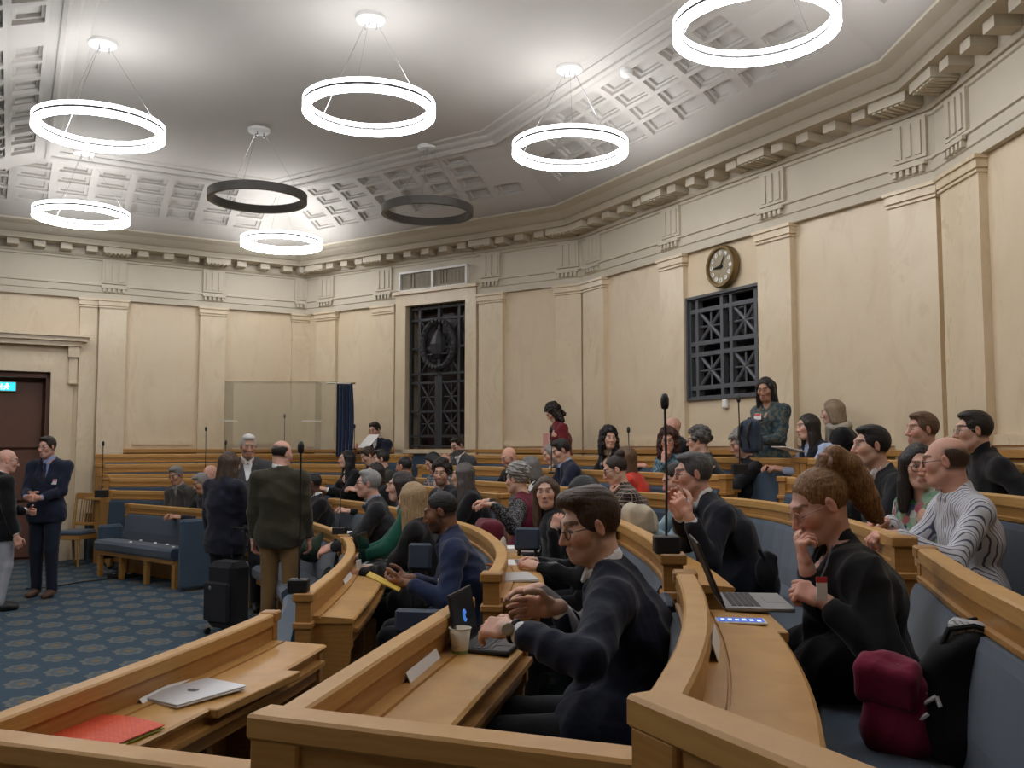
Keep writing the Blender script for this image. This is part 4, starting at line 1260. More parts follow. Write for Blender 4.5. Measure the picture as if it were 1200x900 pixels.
PEOPLE = {}
def person(name_key, label, head, D, k=None, floor=None, yaw=180, hy=0, hp=8, hr=0, pose='sit', lean=0.10, side=0.0, ty=0,
           la='desk', ra='desk', hair='short', hc='brown', hc2=None, skin='fair', top='jacket', tc=(0.02, 0.024, 0.04), tk='plain', tc2=None, tsc=1.0,
           shirt=(0.75, 0.75, 0.76), tie=None, legs=(0.015, 0.016, 0.02), shoe=(0.02, 0.015, 0.012), glasses=None, beard=0.0, female=False, vox=0.0085, hs=1.0, build=1.0, badge=False, vest=None, bald=0.0, scale=1.0, group=None, scarf=None, hip_up=0.0, lanyard=None, legdir=0.0, legf=0.42):
    seed = sum(ord(c) for c in name_key) * 7 + len(name_key)
    fl = FLO[k] if floor is None else floor
    Hw = at_d(head[0], head[1], D)
    yr = math.radians(yaw); R = rotz(yr)
    root_xy = Hw[:2] - (R @ np.array([lean, side, 0]))[:2]
    root = empty('person', (root_xy[0], root_xy[1], fl), yr, label, 'person', group)
    toL = lambda p: R.T @ (np.array(p, float) - np.array([root_xy[0], root_xy[1], fl]))
    s = scale
    H = np.array([lean, side, Hw[2] - fl])
    Rh = rotz(math.radians(hy)) @ roty(math.radians(hp)) @ rotx(math.radians(hr))
    hsz = hs * s * (0.93 if female else 0.955)
    hl = lambda *p: H + Rh @ (np.array(p, float) * hsz)
    sit = pose == 'sit'
    # skeleton
    if sit: hipz = 0.545 + hip_up
    else: hipz = max(0.60, min(0.93 * s, H[2] - 0.70 * s))
    Pv = np.array([0, 0, hipz])
    Nk = H + np.array([-0.048, 0, -0.152]) * hsz + (Rh @ np.array([-0.015, 0, 0]))
    sw = (0.165 if female else 0.19) * s * build
    tyr = math.radians(ty); lw = np.array([-math.sin(tyr), math.cos(tyr), 0])
    fw = np.array([math.cos(tyr), math.sin(tyr), 0])
    up = unit(Nk - Pv)
    U = Nk - up * 0.078 - fw * 0.012
    Cc = Pv + (Nk - Pv) * 0.60 - fw * 0.015 + np.array([-0.02, 0, 0]) * (1 if sit else 0)
    SL, SR = U + lw * sw, U - lw * sw
    hipw = 0.085 * s
    def torso(B, off=0.0, skirt=0.0, loose=0.0):
        b = build
        B.cap(Pv + [0, hipw, 0.0], Pv - [0, hipw, 0.0], 0.118 * s + off, None, 0.05)
        B.cap(Pv, Cc, (0.102 + loose) * s * b + off, (0.112 + loose * .6) * s * b + off, 0.06, q=1.28, w=lw)
        B.cap(Cc, U + up * 0.0, 0.104 * s * b + off, 0.080 * s + off, 0.06, q=1.42, w=lw)
        B.cap(SL, SR, 0.058 * s + off * 0.8, None, 0.05)
        B.cap(Nk + up * 0.01, SL * 0.75 + U * 0.25, 0.042 * s + off * .6, 0.045 * s + off * .6, 0.04)
        B.cap(Nk + up * 0.01, SR * 0.75 + U * 0.25, 0.042 * s + off * .6, 0.045 * s + off * .6, 0.04)
        if female:
            for sg in (1, -1): B.ell(Cc + fw * 0.085 + lw * sg * 0.075 + up * 0.06, (0.062, 0.07, 0.07), k=0.05)
        if skirt:
            if sit:
                for sg in (1, -1): B.cap(Pv + [0.0, sg*hipw, 0.03], Pv + [0.16, sg*0.10, 0.015], 0.105*s + off, 0.092*s + off, 0.05)
            else:
                pass
                B.cap(Pv, Pv - [0, 0, skirt], 0.112*s + off, 0.112*s + off, 0.05, q=1.4, w=np.array([0, 1.0, 0]))
    # arms
    arms = []
    for left, S, spec in ((True, SL, la), (False, SR, ra)):
        sg = 1 if left else -1
        curl = 0.45; pole = np.array([-0.45, sg * 0.55, -0.9]); hd = None; pn = np.array([0, -sg * 0.5, -0.8]); fr = 1.0
        if isinstance(spec, dict):
            Wr = toL(at_d(*spec['px'])) if 'px' in spec else np.array(spec['w'], float)
            curl = spec.get('curl', curl); hd = spec.get('d'); pn = np.array(spec.get('pn', pn), float); pole = np.array(spec.get('pole', pole), float)
            if spec.get('world'):
                if hd is not None: hd = R.T @ np.array(hd, float)
                pn = R.T @ pn
        elif spec == 'desk': Wr = np.array([lean * 0.5 + 0.36, sg * 0.13, 0.765])
        elif spec == 'read': Wr = np.array([lean * 0.5 + 0.30, sg * 0.14, 0.90]); pn = np.array([-0.3, -sg * 0.8, 0.3])
        elif spec == 'lap': Wr = np.array([0.30, sg * 0.08, hipz + 0.125])
        elif spec == 'chin': Wr = H + Rh @ np.array([0.115, -sg * -0.035, -0.20]); hd = np.array([-0.1, -sg * 0.15, 1.0]); pn = np.array([-1.0, 0, 0.1]); curl = 0.8; pole = np.array([0.25, sg * 0.5, -1.0])
        elif spec == 'clasp': Wr = np.array([0.27, sg * 0.075, hipz + 0.17]); hd = np.array([0.45, -sg * 1.0, -0.05]); pn = np.array([-0.8, -sg*.4, 0]); curl = 0.75
        elif spec == 'down': Wr = np.array([0.05, sg * (sw + 0.055), hipz - 0.06]); pn = np.array([0, -sg, 0]); pole = np.array([-1, sg*.3, 0])
        elif spec == 'pocket': Wr = np.array([0.06, sg * (sw + 0.01), hipz + 0.02]); pn = np.array([0, -sg, 0]); pole = np.array([-.8, sg, 0])
        E, Wr = ik(S, Wr, 0.285 * s, 0.25 * s, pole)
        hd = (Wr - E) if hd is None else np.array(hd, float)
        arms.append((left, S, E, Wr, hd, pn, curl))
    fr = 1.0 if vox < 0.0065 else 1.12
    # body: head, neck, trunk, arms, hands, legs, one surface
    B = Solid()
    torso(B, -0.012)
    B.ell(hl(-0.018, 0, 0.030), np.array([0.094, 0.074, 0.088]) * hsz, Rh, 0.02)
    B.ell(hl(0.030, 0, -0.030), np.array([0.058, 0.058, 0.085]) * hsz, Rh, 0.03)
    B.ell(hl(0.062, 0, -0.094), np.array([0.030, 0.030, 0.024]) * hsz, Rh, 0.03)
    for sg in (1, -1):
        B.cap(hl(-0.005, sg*0.052, -0.055), hl(0.05, sg*0.022, -0.095), 0.016*hsz, 0.016*hsz, 0.03)
        B.ell(hl(0.060, sg*0.042, -0.018), np.array([0.024, 0.022, 0.024]) * hsz, Rh, 0.025)
    B.ell(hl(0.082, 0.0, 0.032), np.array([0.012, 0.045, 0.012]) * hsz, Rh, 0.02)
    for sg in (1, -1): B.ell(hl(0.092, sg*0.031, 0.008), np.array([0.013, 0.017, 0.011]) * hsz, Rh, 0.012, op=-1)
    for sg in (1, -1): B.ell(hl(0.073, sg*0.031, 0.006), np.array([0.0135, 0.015, 0.0125]) * hsz, Rh, 0.004)
    B.cap(hl(0.086, 0, 0.018), hl(0.111, 0, -0.030), 0.0085*hsz, 0.0115*hsz, 0.014)
    for sg in (1, -1): B.ell(hl(0.096, sg*0.012, -0.034), np.array([0.011, 0.009, 0.008]) * hsz, Rh, 0.008)
    B.ell(hl(0.081, 0, -0.066), np.array([0.016, 0.024, 0.016]) * hsz, Rh, 0.014)
    B.cap(hl(0.088, 0.017, -0.061), hl(0.088, -0.017, -0.061), 0.0065*hsz, None, 0.006)
    B.cap(hl(0.086, 0.014, -0.073), hl(0.086, -0.014, -0.073), 0.0072*hsz, None, 0.006)
    if vox < 0.006: B.cap(hl(0.098, 0.022, -0.0665), hl(0.098, -0.022, -0.0665), 0.0022*hsz, None, 0.004, op=-1)
    for sg in (1, -1):
        Re = Rh @ rotz(sg * 0.35) @ roty(0.2)
        B.ell(hl(-0.008, sg*0.078, 0.000), np.array([0.019, 0.0085, 0.032]) * hsz, Re, 0.006)
        B.ell(hl(-0.002, sg*0.089, 0.003), np.array([0.010, 0.007, 0.019]) * hsz, Re, 0.006, op=-1)
    nr = (0.046 if female else 0.055) * s
    B.cap(Nk - up * 0.03, hl(-0.028, 0, -0.055), nr * 1.08, nr, 0.03)
    for (left, S, E, Wr, hd, pn, curl) in arms:
        B.cap(S, E, 0.046*s, 0.038*s, 0.03); B.cap(E, Wr, 0.040*s, 0.026*s, 0.02)
        hand_prims(B, Wr + unit(hd) * 0.015, hd, pn, left, curl, (0.92 if female else 1.0) * s, fr)
    # legs
    LEG = []
    for sg in (1, -1):
        hp_ = Pv + [0, sg * hipw, -0.01]
        if sit:
            ld = math.radians(legdir)
            kn = hp_ + np.array([math.cos(ld) * legf * s, math.sin(ld) * legf * s + sg * 0.035, -0.02 - hip_up * 0.5]); an = np.array([kn[0] + (0.03 if legf > .4 else -0.10), kn[1], 0.09])
        else:
            an = np.array([-0.015 + 0.03 * sg, sg * 0.105, 0.09]); kn = (hp_ + an) / 2 + [0.03, 0, 0.01]
        LEG.append((hp_, kn, an))
        B.cap(hp_, kn, 0.07*s, 0.048*s, 0.02); B.cap(kn, an, 0.046*s, 0.034*s, 0.02); B.cap(an, an + [0.09, 0, -0.05], 0.03, 0.026, 0.015)
    V, F = B.mesh(vox)
    base = np.array(SKIN[skin]); hcol = np.array(HAIR[hc] if isinstance(hc, str) else hc)
    C = np.tile(base, (len(V), 1))
    L = ((V - H) @ Rh) / hsz
    near = (np.abs(L) < 0.16).all(1)
    def paint(mask, col, a=1.0):
        if np.ndim(a):
            w_ = (mask * a)[:, None]; C[:] = C * (1 - w_) + np.array(col) * w_
        else: C[mask] = C[mask] * (1 - a) + np.array(col) * a
    x, y, z = L[:, 0], L[:, 1], L[:, 2]; ay = np.abs(y)
    paint(near & (x > 0.055) & (ay > 0.02) & (z < -0.005) & (z > -0.05), base * np.array([1.08, 0.82, 0.78]), 0.55)
    paint(near & (x > 0.095) & (z < -0.01) & (z > -0.05), base * np.array([1.06, 0.8, 0.76]), 0.5)
    paint(near & (ay > 0.07) & (z > -0.04) & (z < 0.04), base * np.array([1.05, 0.75, 0.7]), 0.5)
    if beard > 0:
        sm = lambda v, a, b: np.clip((v - a) / (b - a), 0, 1)
        wb = sm(-z, 0.036, 0.056) * sm(x, -0.008, 0.03) * sm(z, -0.150, -0.118) * (1 - sm(x, 0.097, 0.103))
        wb = np.maximum(wb, sm(-z, -0.01, 0.02) * sm(x, -0.012, 0.0) * (1 - sm(x, 0.012, 0.03)) * (z > -0.06))
        wb[(ay < 0.02) & (z > -0.077) & (z < -0.058)] = 0
        paint(near, hcol * 0.8 + base * 0.1, beard * wb)
    if hair in ('short', 'crop', 'ring', 'quiff'):
        q_ = np.clip((0.012 - x) / 0.03, 0, 1) * np.clip((z + 0.055) / 0.02, 0, 1) * np.clip(((0.075 if hair == 'ring' else 0.3) - z) / 0.03, 0, 1)
        q_[(ay > 0.075) & (x > -0.03) & (z < 0.04)] = 0
        paint(near, hcol, 0.9 * q_)
    if hair not in ('none', 'ring'): paint(near, hcol, 0.75 * np.clip((z - 0.066) / 0.022, 0, 1) * np.clip((0.10 - x) / 0.02, 0, 1))
    paint(near & (x > 0.075) & (ay < 0.023) & (z > -0.078) & (z < -0.057), np.array([0.40, 0.13, 0.115]) if skin not in ('dark', 'brown') else base * np.array([1.05, 0.7, 0.7]), 0.75 if female else 0.5)
    bz = 0.030 + 0.006 * (1 - ((ay - 0.030) / 0.022) ** 2)
    paint(near & (x > 0.05) & (ay > 0.011) & (ay < 0.052) & (np.abs(z - bz) < (0.0032 if female else 0.0045) + vox * 0.25), hcol * 0.9 if hc not in ('white', 'grey') else hcol * 0.6, 0.85)
    ex = ((ay - 0.031) / 0.0145) ** 2 + ((z - 0.005) / 0.0052) ** 2
    e_ok = near & (x > 0.055)
    if hp < 22: paint(e_ok & (ex < 1.0), (0.50, 0.46, 0.43), 0.8)
    paint(e_ok & (np.abs(ay - 0.031) < 0.015) & (np.abs(z - (0.0115 if hp < 22 else 0.001) + 40 * (ay - 0.031) ** 2) < 0.0022 + vox * 0.2), (0.03, 0.02, 0.018), 0.9)
    if hp < 22: paint(e_ok & (((ay - 0.031) ** 2 + (z - 0.005) ** 2) < (0.0058 + vox * 0.15) ** 2), (0.03, 0.018, 0.012), 1.0)
    for (left, S, E, Wr, hd, pn, curl) in arms:
        dd = np.linalg.norm(V - (Wr + unit(hd) * 0.11), axis=1)
        paint(dd < 0.07, base * np.array([1.05, 0.84, 0.8]), 0.6)
    body = np_mesh('body', V, F, M['skin'], root, C)
    res = {'root': root, 'H': H, 'Rh': Rh, 'hl': hl, 'arms': arms, 'N': Nk, 'U': U, 'Cc': Cc, 'Pv': Pv, 'fw': fw, 'lw': lw, 'up': up, 'toL': toL, 'R': R, 'fl': fl, 'xy': root_xy}
    # trousers and shoes
    T = Solid()
    T.cap(Pv + [0, hipw, -0.02], Pv - [0, hipw, 0.02], 0.122*s, None, 0.05)
    for hp_, kn, an in LEG:
        T.cap(hp_, kn, 0.096*s, 0.074*s, 0.03); T.cap(kn, an + [0, 0, 0.01], 0.072*s, 0.056*s, 0.02)
    V, F = T.mesh(max(vox * 1.3, 0.008), folds(seed + 3, 0.005))
    np_mesh('trousers', V, F, cloth(legs), root)
    for hp_, kn, an in LEG:
        Sh = Solid(); Sh.cap(an + [-0.02, 0, -0.03], an + [0.05, 0, -0.045], 0.042, 0.038, 0.03); Sh.cap(an + [0.05, 0, -0.045], an + [0.165, 0, -0.06], 0.040, 0.030, 0.03, q=1.15, w=np.array([0, 1.0, 0]))
        Sh.box(an + [0.06, 0, -0.09 - 0.03], (0.3, 0.3, 0.03), None, 0.001, 0.002, op=-1)
        V, F = Sh.mesh(0.009)
        if len(F): np_mesh('shoe', V, F, plain_cached(shoe), root)
    # upper garment
    G = Solid()
    coat = top in ('jacket', 'open', 'coat')
    off = 0.020 if coat else 0.012
    torso(G, off, {'jacket': 0.16, 'open': 0.14, 'coat': 0.35, 'sweater': 0.05, 'shirt': 0.06, 'blouse': 0.09}[top], 0.012 if coat else 0.004)
    slv = 0.008 if coat else 0.0
    for (left, S, E, Wr, hd, pn, curl) in arms:
        G.cap(S, E, 0.062*s + slv, 0.054*s + slv, 0.035)
        e2 = Wr - unit(Wr - E) * (0.048 if coat else 0.012)
        G.cap(E, e2, 0.053*s + slv, 0.037*s + slv * 1.2, 0.02)
    if not sit: G.box(Pv + [0, 0, -0.5 - (0.38 if top == 'coat' else 0.11)], (0.4, 0.4, 0.5), None, 0.002, 0.004, op=-1)
    neck_top = hl(-0.03, 0, -0.06)
    front_n = Nk + fw * 0.075 - up * 0.0
    if coat:
        deep = {'jacket': 0.30, 'open': 0.34, 'coat': 0.20}[top]
        G.cap(Nk + up*0.01 + fw*0.085, Cc + fw * 0.185 + up * (0.20 - deep), 0.062, 0.016, 0.008, op=-1)
        # collar ridge round the neck and down the lapels
        for sg in (1, -1):
            G.cap(Nk - fw*0.055 + up*0.012, Nk + lw*sg*0.062 + up*0.000, 0.016, 0.015, 0.012)
            G.cap(Nk + lw*sg*0.062, Nk + lw*sg*0.072 + fw*0.075 - up*0.05, 0.015, 0.013, 0.010)
            G.cap(Nk + lw*sg*0.072 + fw*0.075 - up*0.05, Cc + fw*0.135 + lw*sg*0.03 + up*(0.20-deep), 0.013, 0.009, 0.010)
        G.cap(Nk + up*0.005 + fw*0.02, Nk + up*0.14, nr + 0.010, nr + 0.02, 0.006, op=-1)
    else:
        G.cap(Nk - up*0.01, Nk + up*0.01, nr + 0.014, nr + 0.014, 0.012)
        if top == 'blouse': G.cap(Nk + up*0.02 + fw*0.06, Nk - up*0.06 + fw*0.115, 0.055, 0.03, 0.01, op=-1)
        if tk == 'turtle': G.cap(Nk, Nk + (neck_top - Nk) * 0.55, nr + 0.012, nr + 0.009, 0.01)
        elif top != 'shirt': G.cap(Nk + up*0.018, Nk + up*0.16, nr + 0.004, nr + 0.02, 0.006, op=-1)
        if top == 'shirt':
            for sg in (1, -1):
                G.cap(Nk - fw*0.045 + up*0.03, Nk + lw*sg*0.055 + up*0.015, 0.012, None, 0.008); G.cap(Nk + lw*sg*0.055 + up*0.015, Nk + fw*0.075 - up*0.03 + lw*sg*0.025, 0.012, 0.010, 0.008)
            G.cap(Nk + up*0.03 + fw*0.02, Nk + up*0.16, nr + 0.004, nr + 0.01, 0.005, op=-1)
            G.cap(Nk + up*0.02 + fw*0.08, Nk - up*0.05 + fw*0.115, 0.025, 0.008, 0.006, op=-1)
    gv = max(vox * 1.1, 0.0055)
    V, F = G.mesh(gv, folds(seed, 0.017 if coat else 0.017))
    gname = {'jacket': 'jacket', 'open': 'jacket', 'coat': 'coat', 'sweater': 'sweater', 'shirt': 'shirt', 'blouse': 'blouse'}[top]
    np_mesh(gname, V, F, cloth(tc, 'plain' if tk == 'turtle' else tk, tc2, tsc), root)
    frontV = V
    if vest:
        VS = Solid(); torso(VS, 0.022, 0.06)
        for sg, S_ in ((1, SL), (-1, SR)): VS.ell(S_ + lw * sg * 0.06 - up * 0.03, (0.10, 0.085, 0.13), k=0.01, op=-1)
        VS.cap(Nk + fw*0.08, Cc + fw*0.2, 0.06, 0.02, 0.01, op=-1); VS.cap(Nk, Nk + up*0.15, nr + 0.012, nr + 0.02, 0.005, op=-1)
        Vv, Fv = VS.mesh(gv, folds(seed + 2, 0.005)); np_mesh('vest', Vv, Fv, cloth(vest), root)
    if coat:
        K = Solid()
        K.cap(Cc, U, 0.104*s*build + 0.001, 0.080*s + 0.000, 0.06, q=1.40, w=lw); K.cap(SL*.5+U*.5, SR*.5+U*.5, 0.050*s, None, 0.05)
        K.cap(Pv + up*0.12, Cc, 0.102*s*build + 0.001, 0.104*s*build + 0.001, 0.06, q=1.28, w=lw)
        K.cap(Nk - up*0.01, Nk + (neck_top - Nk)*0.36, nr + 0.012, nr + 0.009, 0.012)
        for sg in (1, -1): K.cap(Nk + lw*sg*0.03 + fw*0.05 + up*0.02, Nk + fw*0.085 - up*0.035 + lw*sg*0.018, 0.012, 0.009, 0.01)
        K.cap(Nk + up*0.04 + fw*0.015, Nk + up*0.16, nr + 0.003, nr + 0.01, 0.004, op=-1)
        for (left, S, E, Wr, hd, pn, curl) in arms:
            a_ = unit(Wr - E); K.cap(Wr - a_*0.09, Wr - a_*0.030, 0.038*s, 0.036*s, 0.004)
        V, F = K.mesh(max(gv, 0.006), folds(seed + 5, 0.003))
        np_mesh('shirt', V, F, cloth(shirt), root)
        frontV = V
        if tie is not None:
            T = Solid(); zt = Nk + fw * 0.07 - up * 0.03
            def fx(p):
                m = np.linalg.norm(np.cross(V - p, fw), axis=1) < 0.03
                return p + fw * (max((V[m] - p) @ fw) if m.any() else 0.1)
            pts = [fx(Nk - up * q) + fw * 0.006 for q in (0.05, 0.12, 0.19, 0.26, 0.33)]
            T.ell(pts[0], (0.016, 0.02, 0.02), rotz(tyr), 0.01)
            for i, (a, b) in enumerate(zip(pts, pts[1:])): T.cap(a, b, 0.006 + 0.0012*i, 0.0072 + 0.0012*i, 0.006, q=2.9, w=lw)
            Vt, Ft = T.mesh(0.0055); np_mesh('tie', Vt, Ft, cloth(tie), root)
    allf = np.concatenate([frontV, V])
    def front(dy, dz):
        p = Nk + lw * dy - up * dz
        m = np.linalg.norm(np.cross(allf - p, fw), axis=1) < 0.035
        return p + fw * ((max((allf[m] - p) @ fw) if m.any() else 0.11))
    res['front'] = front
    if badge:
        mb = MB(); p = front(*(badge if isinstance(badge, tuple) else (0.10, 0.19))) + fw * 0.012
        Rb = np.stack([lw, fw, up], 1)
        mb.box(p, (0.042, 0.003, 0.029), Rb, 0.002); mb.build('badge', M['paper'], root)
        mb = MB(); mb.box(p + up * 0.019 + fw * 0.001, (0.040, 0.0032, 0.008), Rb); mb.build('badge_band', cloth((0.55, 0.05, 0.05)), root)
        if lanyard:
            mb = MB(); 
            for sg in (1, -1): mb.tube([Nk + lw*sg*0.065 - fw*0.01, front(0.05*sg, 0.08) + fw*.012, p + up*0.03], 0.004, 5)
            mb.build('lanyard', cloth(lanyard), root)
    if scarf:
        Q = Solid()
        for i in range(12):
            a0, a1 = 2*PI*i/12, 2*PI*(i+1)/12
            f_ = lambda a: Nk + fw * math.cos(a) * 0.085 + lw * math.sin(a) * 0.085 + up * (0.01 + 0.012 * math.sin(3*a)) - up * 0.03 * max(0, math.cos(a))
            Q.cap(f_(a0), f_(a1), 0.032, None, 0.01)
        Q.cap(Nk + fw*0.09 + lw*0.03, front(0.045, 0.32) + fw*0.02, 0.035, 0.04, 0.02)
        Q.cap(Nk + fw*0.09 - lw*0.03, front(-0.045, 0.26) + fw*0.02, 0.03, 0.035, 0.02)
        Vq, Fq = Q.mesh(max(vox, 0.008), folds(seed+9, 0.01)); np_mesh('scarf', Vq, Fq, cloth(scarf), root)
    # eyes for people one can see closely
    if vox < 0.0062:
        for sg in (1, -1):
            mb = MB()
            mb.lathe([(0.0001, 0.0122), (0.0028, 0.0120), (0.0057, 0.0109), (0.0095, 0.0078), (0.0118, 0.003), (0.0122, 0), (0.010, -0.007), (0.0001, -0.0122)], (0, 0, 0), 14)
            mb.v = [tuple(hl(0.0742, sg*0.031, 0.0055) + Rh @ (np.array([p[2], p[0], p[1]]) * hsz * 1.0)) for p in mb.v]
            for i, f in enumerate(mb.f):
                r = i // 14
                mb.m[i] = 2 if (r == 0 or i >= len(mb.f) - 2 and i == len(mb.f) - 2) else (1 if r == 1 else 0)
            if hp < 20: mb.build('eye', EYE, root, True)
    # glasses
    if glasses:
        mb = MB(); gx = 0.099
        for sg in (1, -1):
            c = [hl(gx - abs(0.004 * math.cos(a)), sg*0.033 + 0.0235*math.cos(a)*1.0, -0.001 + 0.0195*math.sin(a)) for a in np.linspace(0, 2*PI, 25)]
            mb.tube(c, 0.0017 * (1.0 if vox < 0.0062 else 1.7), 6, cap=False)
            mb.tube([hl(gx - 0.006, sg*0.057, 0.006), hl(0.05, sg*0.076, 0.008), hl(-0.012, sg*0.082, 0.010)], 0.0016 * (1.0 if vox < 0.0062 else 1.7), 5)
        mb.tube([hl(gx, 0.011, 0.003), hl(gx + 0.006, 0, 0.006), hl(gx, -0.011, 0.003)], 0.0017, 5)
        mb.build('glasses', plain_cached(glasses, 0.3), root, True)
    # hair
    HS = Solid(); E_ = lambda c, r, k=0.02, op=1, R=None: HS.ell(hl(*c), np.array(r) * hsz, Rh if R is None else Rh @ R, k, op)
    def BX(c, h, rd=0.02, k=0.012, op=-1): HS.box(hl(*c), np.array(h) * hsz, Rh, rd * hsz, k, op)
    flow = Rh @ np.array([1, 0, 0.25]); amp = 0.004
    if hair in ('short', 'crop', 'quiff'):
        g_ = 0.003 if hair == 'crop' else 0.009
        E_((-0.021, 0, 0.034), (0.094 + g_, 0.074 + g_*0.8, 0.089 + g_))
        if hair != 'crop':
            E_((0.030, 0.0, 0.100), (0.052, 0.058, 0.022), 0.03)
        if hair == 'quiff':
            E_((0.050, 0.01, 0.108), (0.040, 0.058, 0.026), 0.03); E_((0.005, -0.01, 0.113), (0.07, 0.056, 0.022), 0.03); E_((-0.055, 0, 0.06), (0.055, 0.070, 0.066), 0.03)
        BX((0.125, 0, -0.045), (0.07, 0.12, 0.130), 0.03)
        BX((0.060, 0, -0.110), (0.085, 0.2, 0.092), 0.02)
        BX((-0.10, 0, -0.150), (0.16, 0.2, 0.075), 0.02)
    elif hair == 'ring':
        E_((-0.020, 0, 0.026), (0.098, 0.079, 0.088))
        BX((0.10, 0, 0.0), (0.105, 0.12, 0.2), 0.02); BX((-0.02, 0, 0.125), (0.14, 0.062, 0.085), 0.05, 0.02); BX((0.02, 0, 0.14), (0.2, 0.2, 0.075), 0.02, 0.01)
        BX((0.060, 0, -0.110), (0.085, 0.2, 0.092), 0.02); BX((-0.10, 0, -0.150), (0.16, 0.2, 0.075), 0.02); amp = 0.002
    elif hair in ('curly', 'curly_long'):
        g = random.Random(seed)
        E_((-0.021, 0, 0.038), (0.105, 0.086, 0.096))
        for i in range(70 if hair == 'curly' else 150):
            a = g.uniform(0, 2*PI); e = g.uniform(-0.2 if hair == 'curly' else -1.3, 1.5)
            p = np.array([-0.025 + 0.112*math.cos(a)*math.cos(min(max(e, -0.4), 1.5)), 0.093*math.sin(a)*math.cos(min(max(e, -.4), 1.5)), 0.035 + (0.105*math.sin(e) if e > 0 else 0.13*e)])
            if p[0] > 0.04 and p[2] < 0.07: continue
            HS.ell(hl(*p), np.array([0.022, 0.022, 0.026]) * g.uniform(0.8, 1.25) * hsz, None, 0.01)
        BX((0.118, 0, -0.03), (0.07, 0.064, 0.112), 0.03)
        if hair == 'curly': BX((0.05, 0, -0.115), (0.085, 0.2, 0.085), 0.02)
        else:
            for sg in (1, -1): HS.cap(hl(-0.03, sg*0.085, -0.02), hl(-0.03, sg*0.095, -0.17), 0.045*hsz, 0.035*hsz, 0.03)
        amp = 0.008
    elif hair != 'none':          # long styles start from a full cap
        E_((-0.022, 0, 0.034), (0.101, 0.081, 0.095) if hair in ('bob', 'long', 'longer') else (0.098, 0.078, 0.092))
        if hair in ('bob', 'long', 'longer'):
            zb = {'bob': -0.115, 'long': -0.24, 'longer': -0.30}[hair]
            for sg in (1, -1):
                HS.cap(hl(0.012, sg*0.070, 0.03), hl(-0.005, sg*0.082, min(zb*.8, -0.10)), 0.030*hsz, 0.030*hsz, 0.03)
                HS.cap(hl(-0.055, sg*0.058, 0.02), hl(-0.06, sg*0.062, zb), 0.042*hsz, 0.036*hsz, 0.04)
                if hair != 'bob':
                    HS.cap(hl(-0.002, sg*0.080, -0.09), hl(0.02, sg*0.088, zb), 0.03*hsz, 0.024*hsz, 0.03)
            HS.cap(hl(-0.078, 0, 0.02), hl(-0.083, 0, zb), 0.044*hsz, 0.042*hsz, 0.04)
            HS.ell(hl(0.100, 0, -0.06), np.array([0.088, 0.060, 0.118]) * hsz, Rh, 0.02, op=-1)
            HS.ell(hl(0.090, 0, 0.015), np.array([0.056, 0.057, 0.068]) * hsz, Rh, 0.015, op=-1)
            flow = np.array([0, 0, 1.0]); amp = 0.006
        else:       # pony, bun
            BX((0.125, 0, -0.045), (0.07, 0.12, 0.130), 0.03); BX((0.062, 0, -0.110), (0.085, 0.2, 0.098), 0.02); BX((-0.10, 0, -0.160), (0.16, 0.2, 0.078), 0.02)
            if hair == 'bun':
                HS.ell(hl(-0.085, 0, 0.115), np.array([0.045, 0.048, 0.040]) * hsz, Rh, 0.012)
            else:
                HS.ell(hl(-0.082, 0.0, 0.112), np.array([0.030, 0.032, 0.026]) * hsz, Rh, 0.012)
                pts = [(-0.088, 0, 0.128, 0.026), (-0.125, 0.004, 0.125, 0.036), (-0.152, 0.006, 0.075, 0.044), (-0.158, 0.004, 0.01, 0.047), (-0.160, 0, -0.055, 0.043), (-0.165, -0.004, -0.115, 0.030), (-0.178, -0.01, -0.150, 0.012)]
                for p, q in zip(pts, pts[1:]): HS.cap(hl(*p[:3]), hl(*q[:3]), p[3]*hsz, q[3]*hsz, 0.02)
                amp = 0.005
    if HS.p:
        V, F = HS.mesh(max(vox * 0.95, 0.0045), strands(seed, amp * (1.0 if hair.startswith('curly') else 0.5), flow, 200, 420 if vox > 0.006 else 620, 14))
        ho = np_mesh('hair', V, F, hair_mat(tuple(hcol), hc2), root)
        if hair == 'pony':
            mb = MB()
            t_ = np.linspace(0, 2*PI, 21)
            mb.tube([hl(-0.092 + 0.010*math.cos(3*a), 0.030*math.sin(a), 0.122 + 0.026*math.cos(a)) for a in t_], 0.010*hsz, 8, cap=False)
            mb.build('hair_tie', cloth((0.42, 0.26, 0.23)), ho, True)
    PEOPLE[name_key] = res
    return res
_pc = {}
def plain_cached(col, rough=0.5):
    if (col, rough) not in _pc: _pc[(col, rough)] = plain('finish', col, rough)
    return _pc[(col, rough)]
EYE = [plain('eye_white', (0.70, 0.66, 0.62), 0.2), plain('iris', (0.05, 0.028, 0.015), 0.2), plain('pupil', (0.005, 0.005, 0.005), 0.15)]
# ================================================================== THE PEOPLE IN THE PHOTO
NAVY, BLACKC, CHAR, GREYJ = (0.014, 0.019, 0.040), (0.007, 0.007, 0.009), (0.018, 0.019, 0.023), (0.075, 0.08, 0.09)
WHITE_S, BLUE_S = (0.78, 0.78, 0.79), (0.36, 0.46, 0.66)
BLKG = (0.015, 0.015, 0.017)
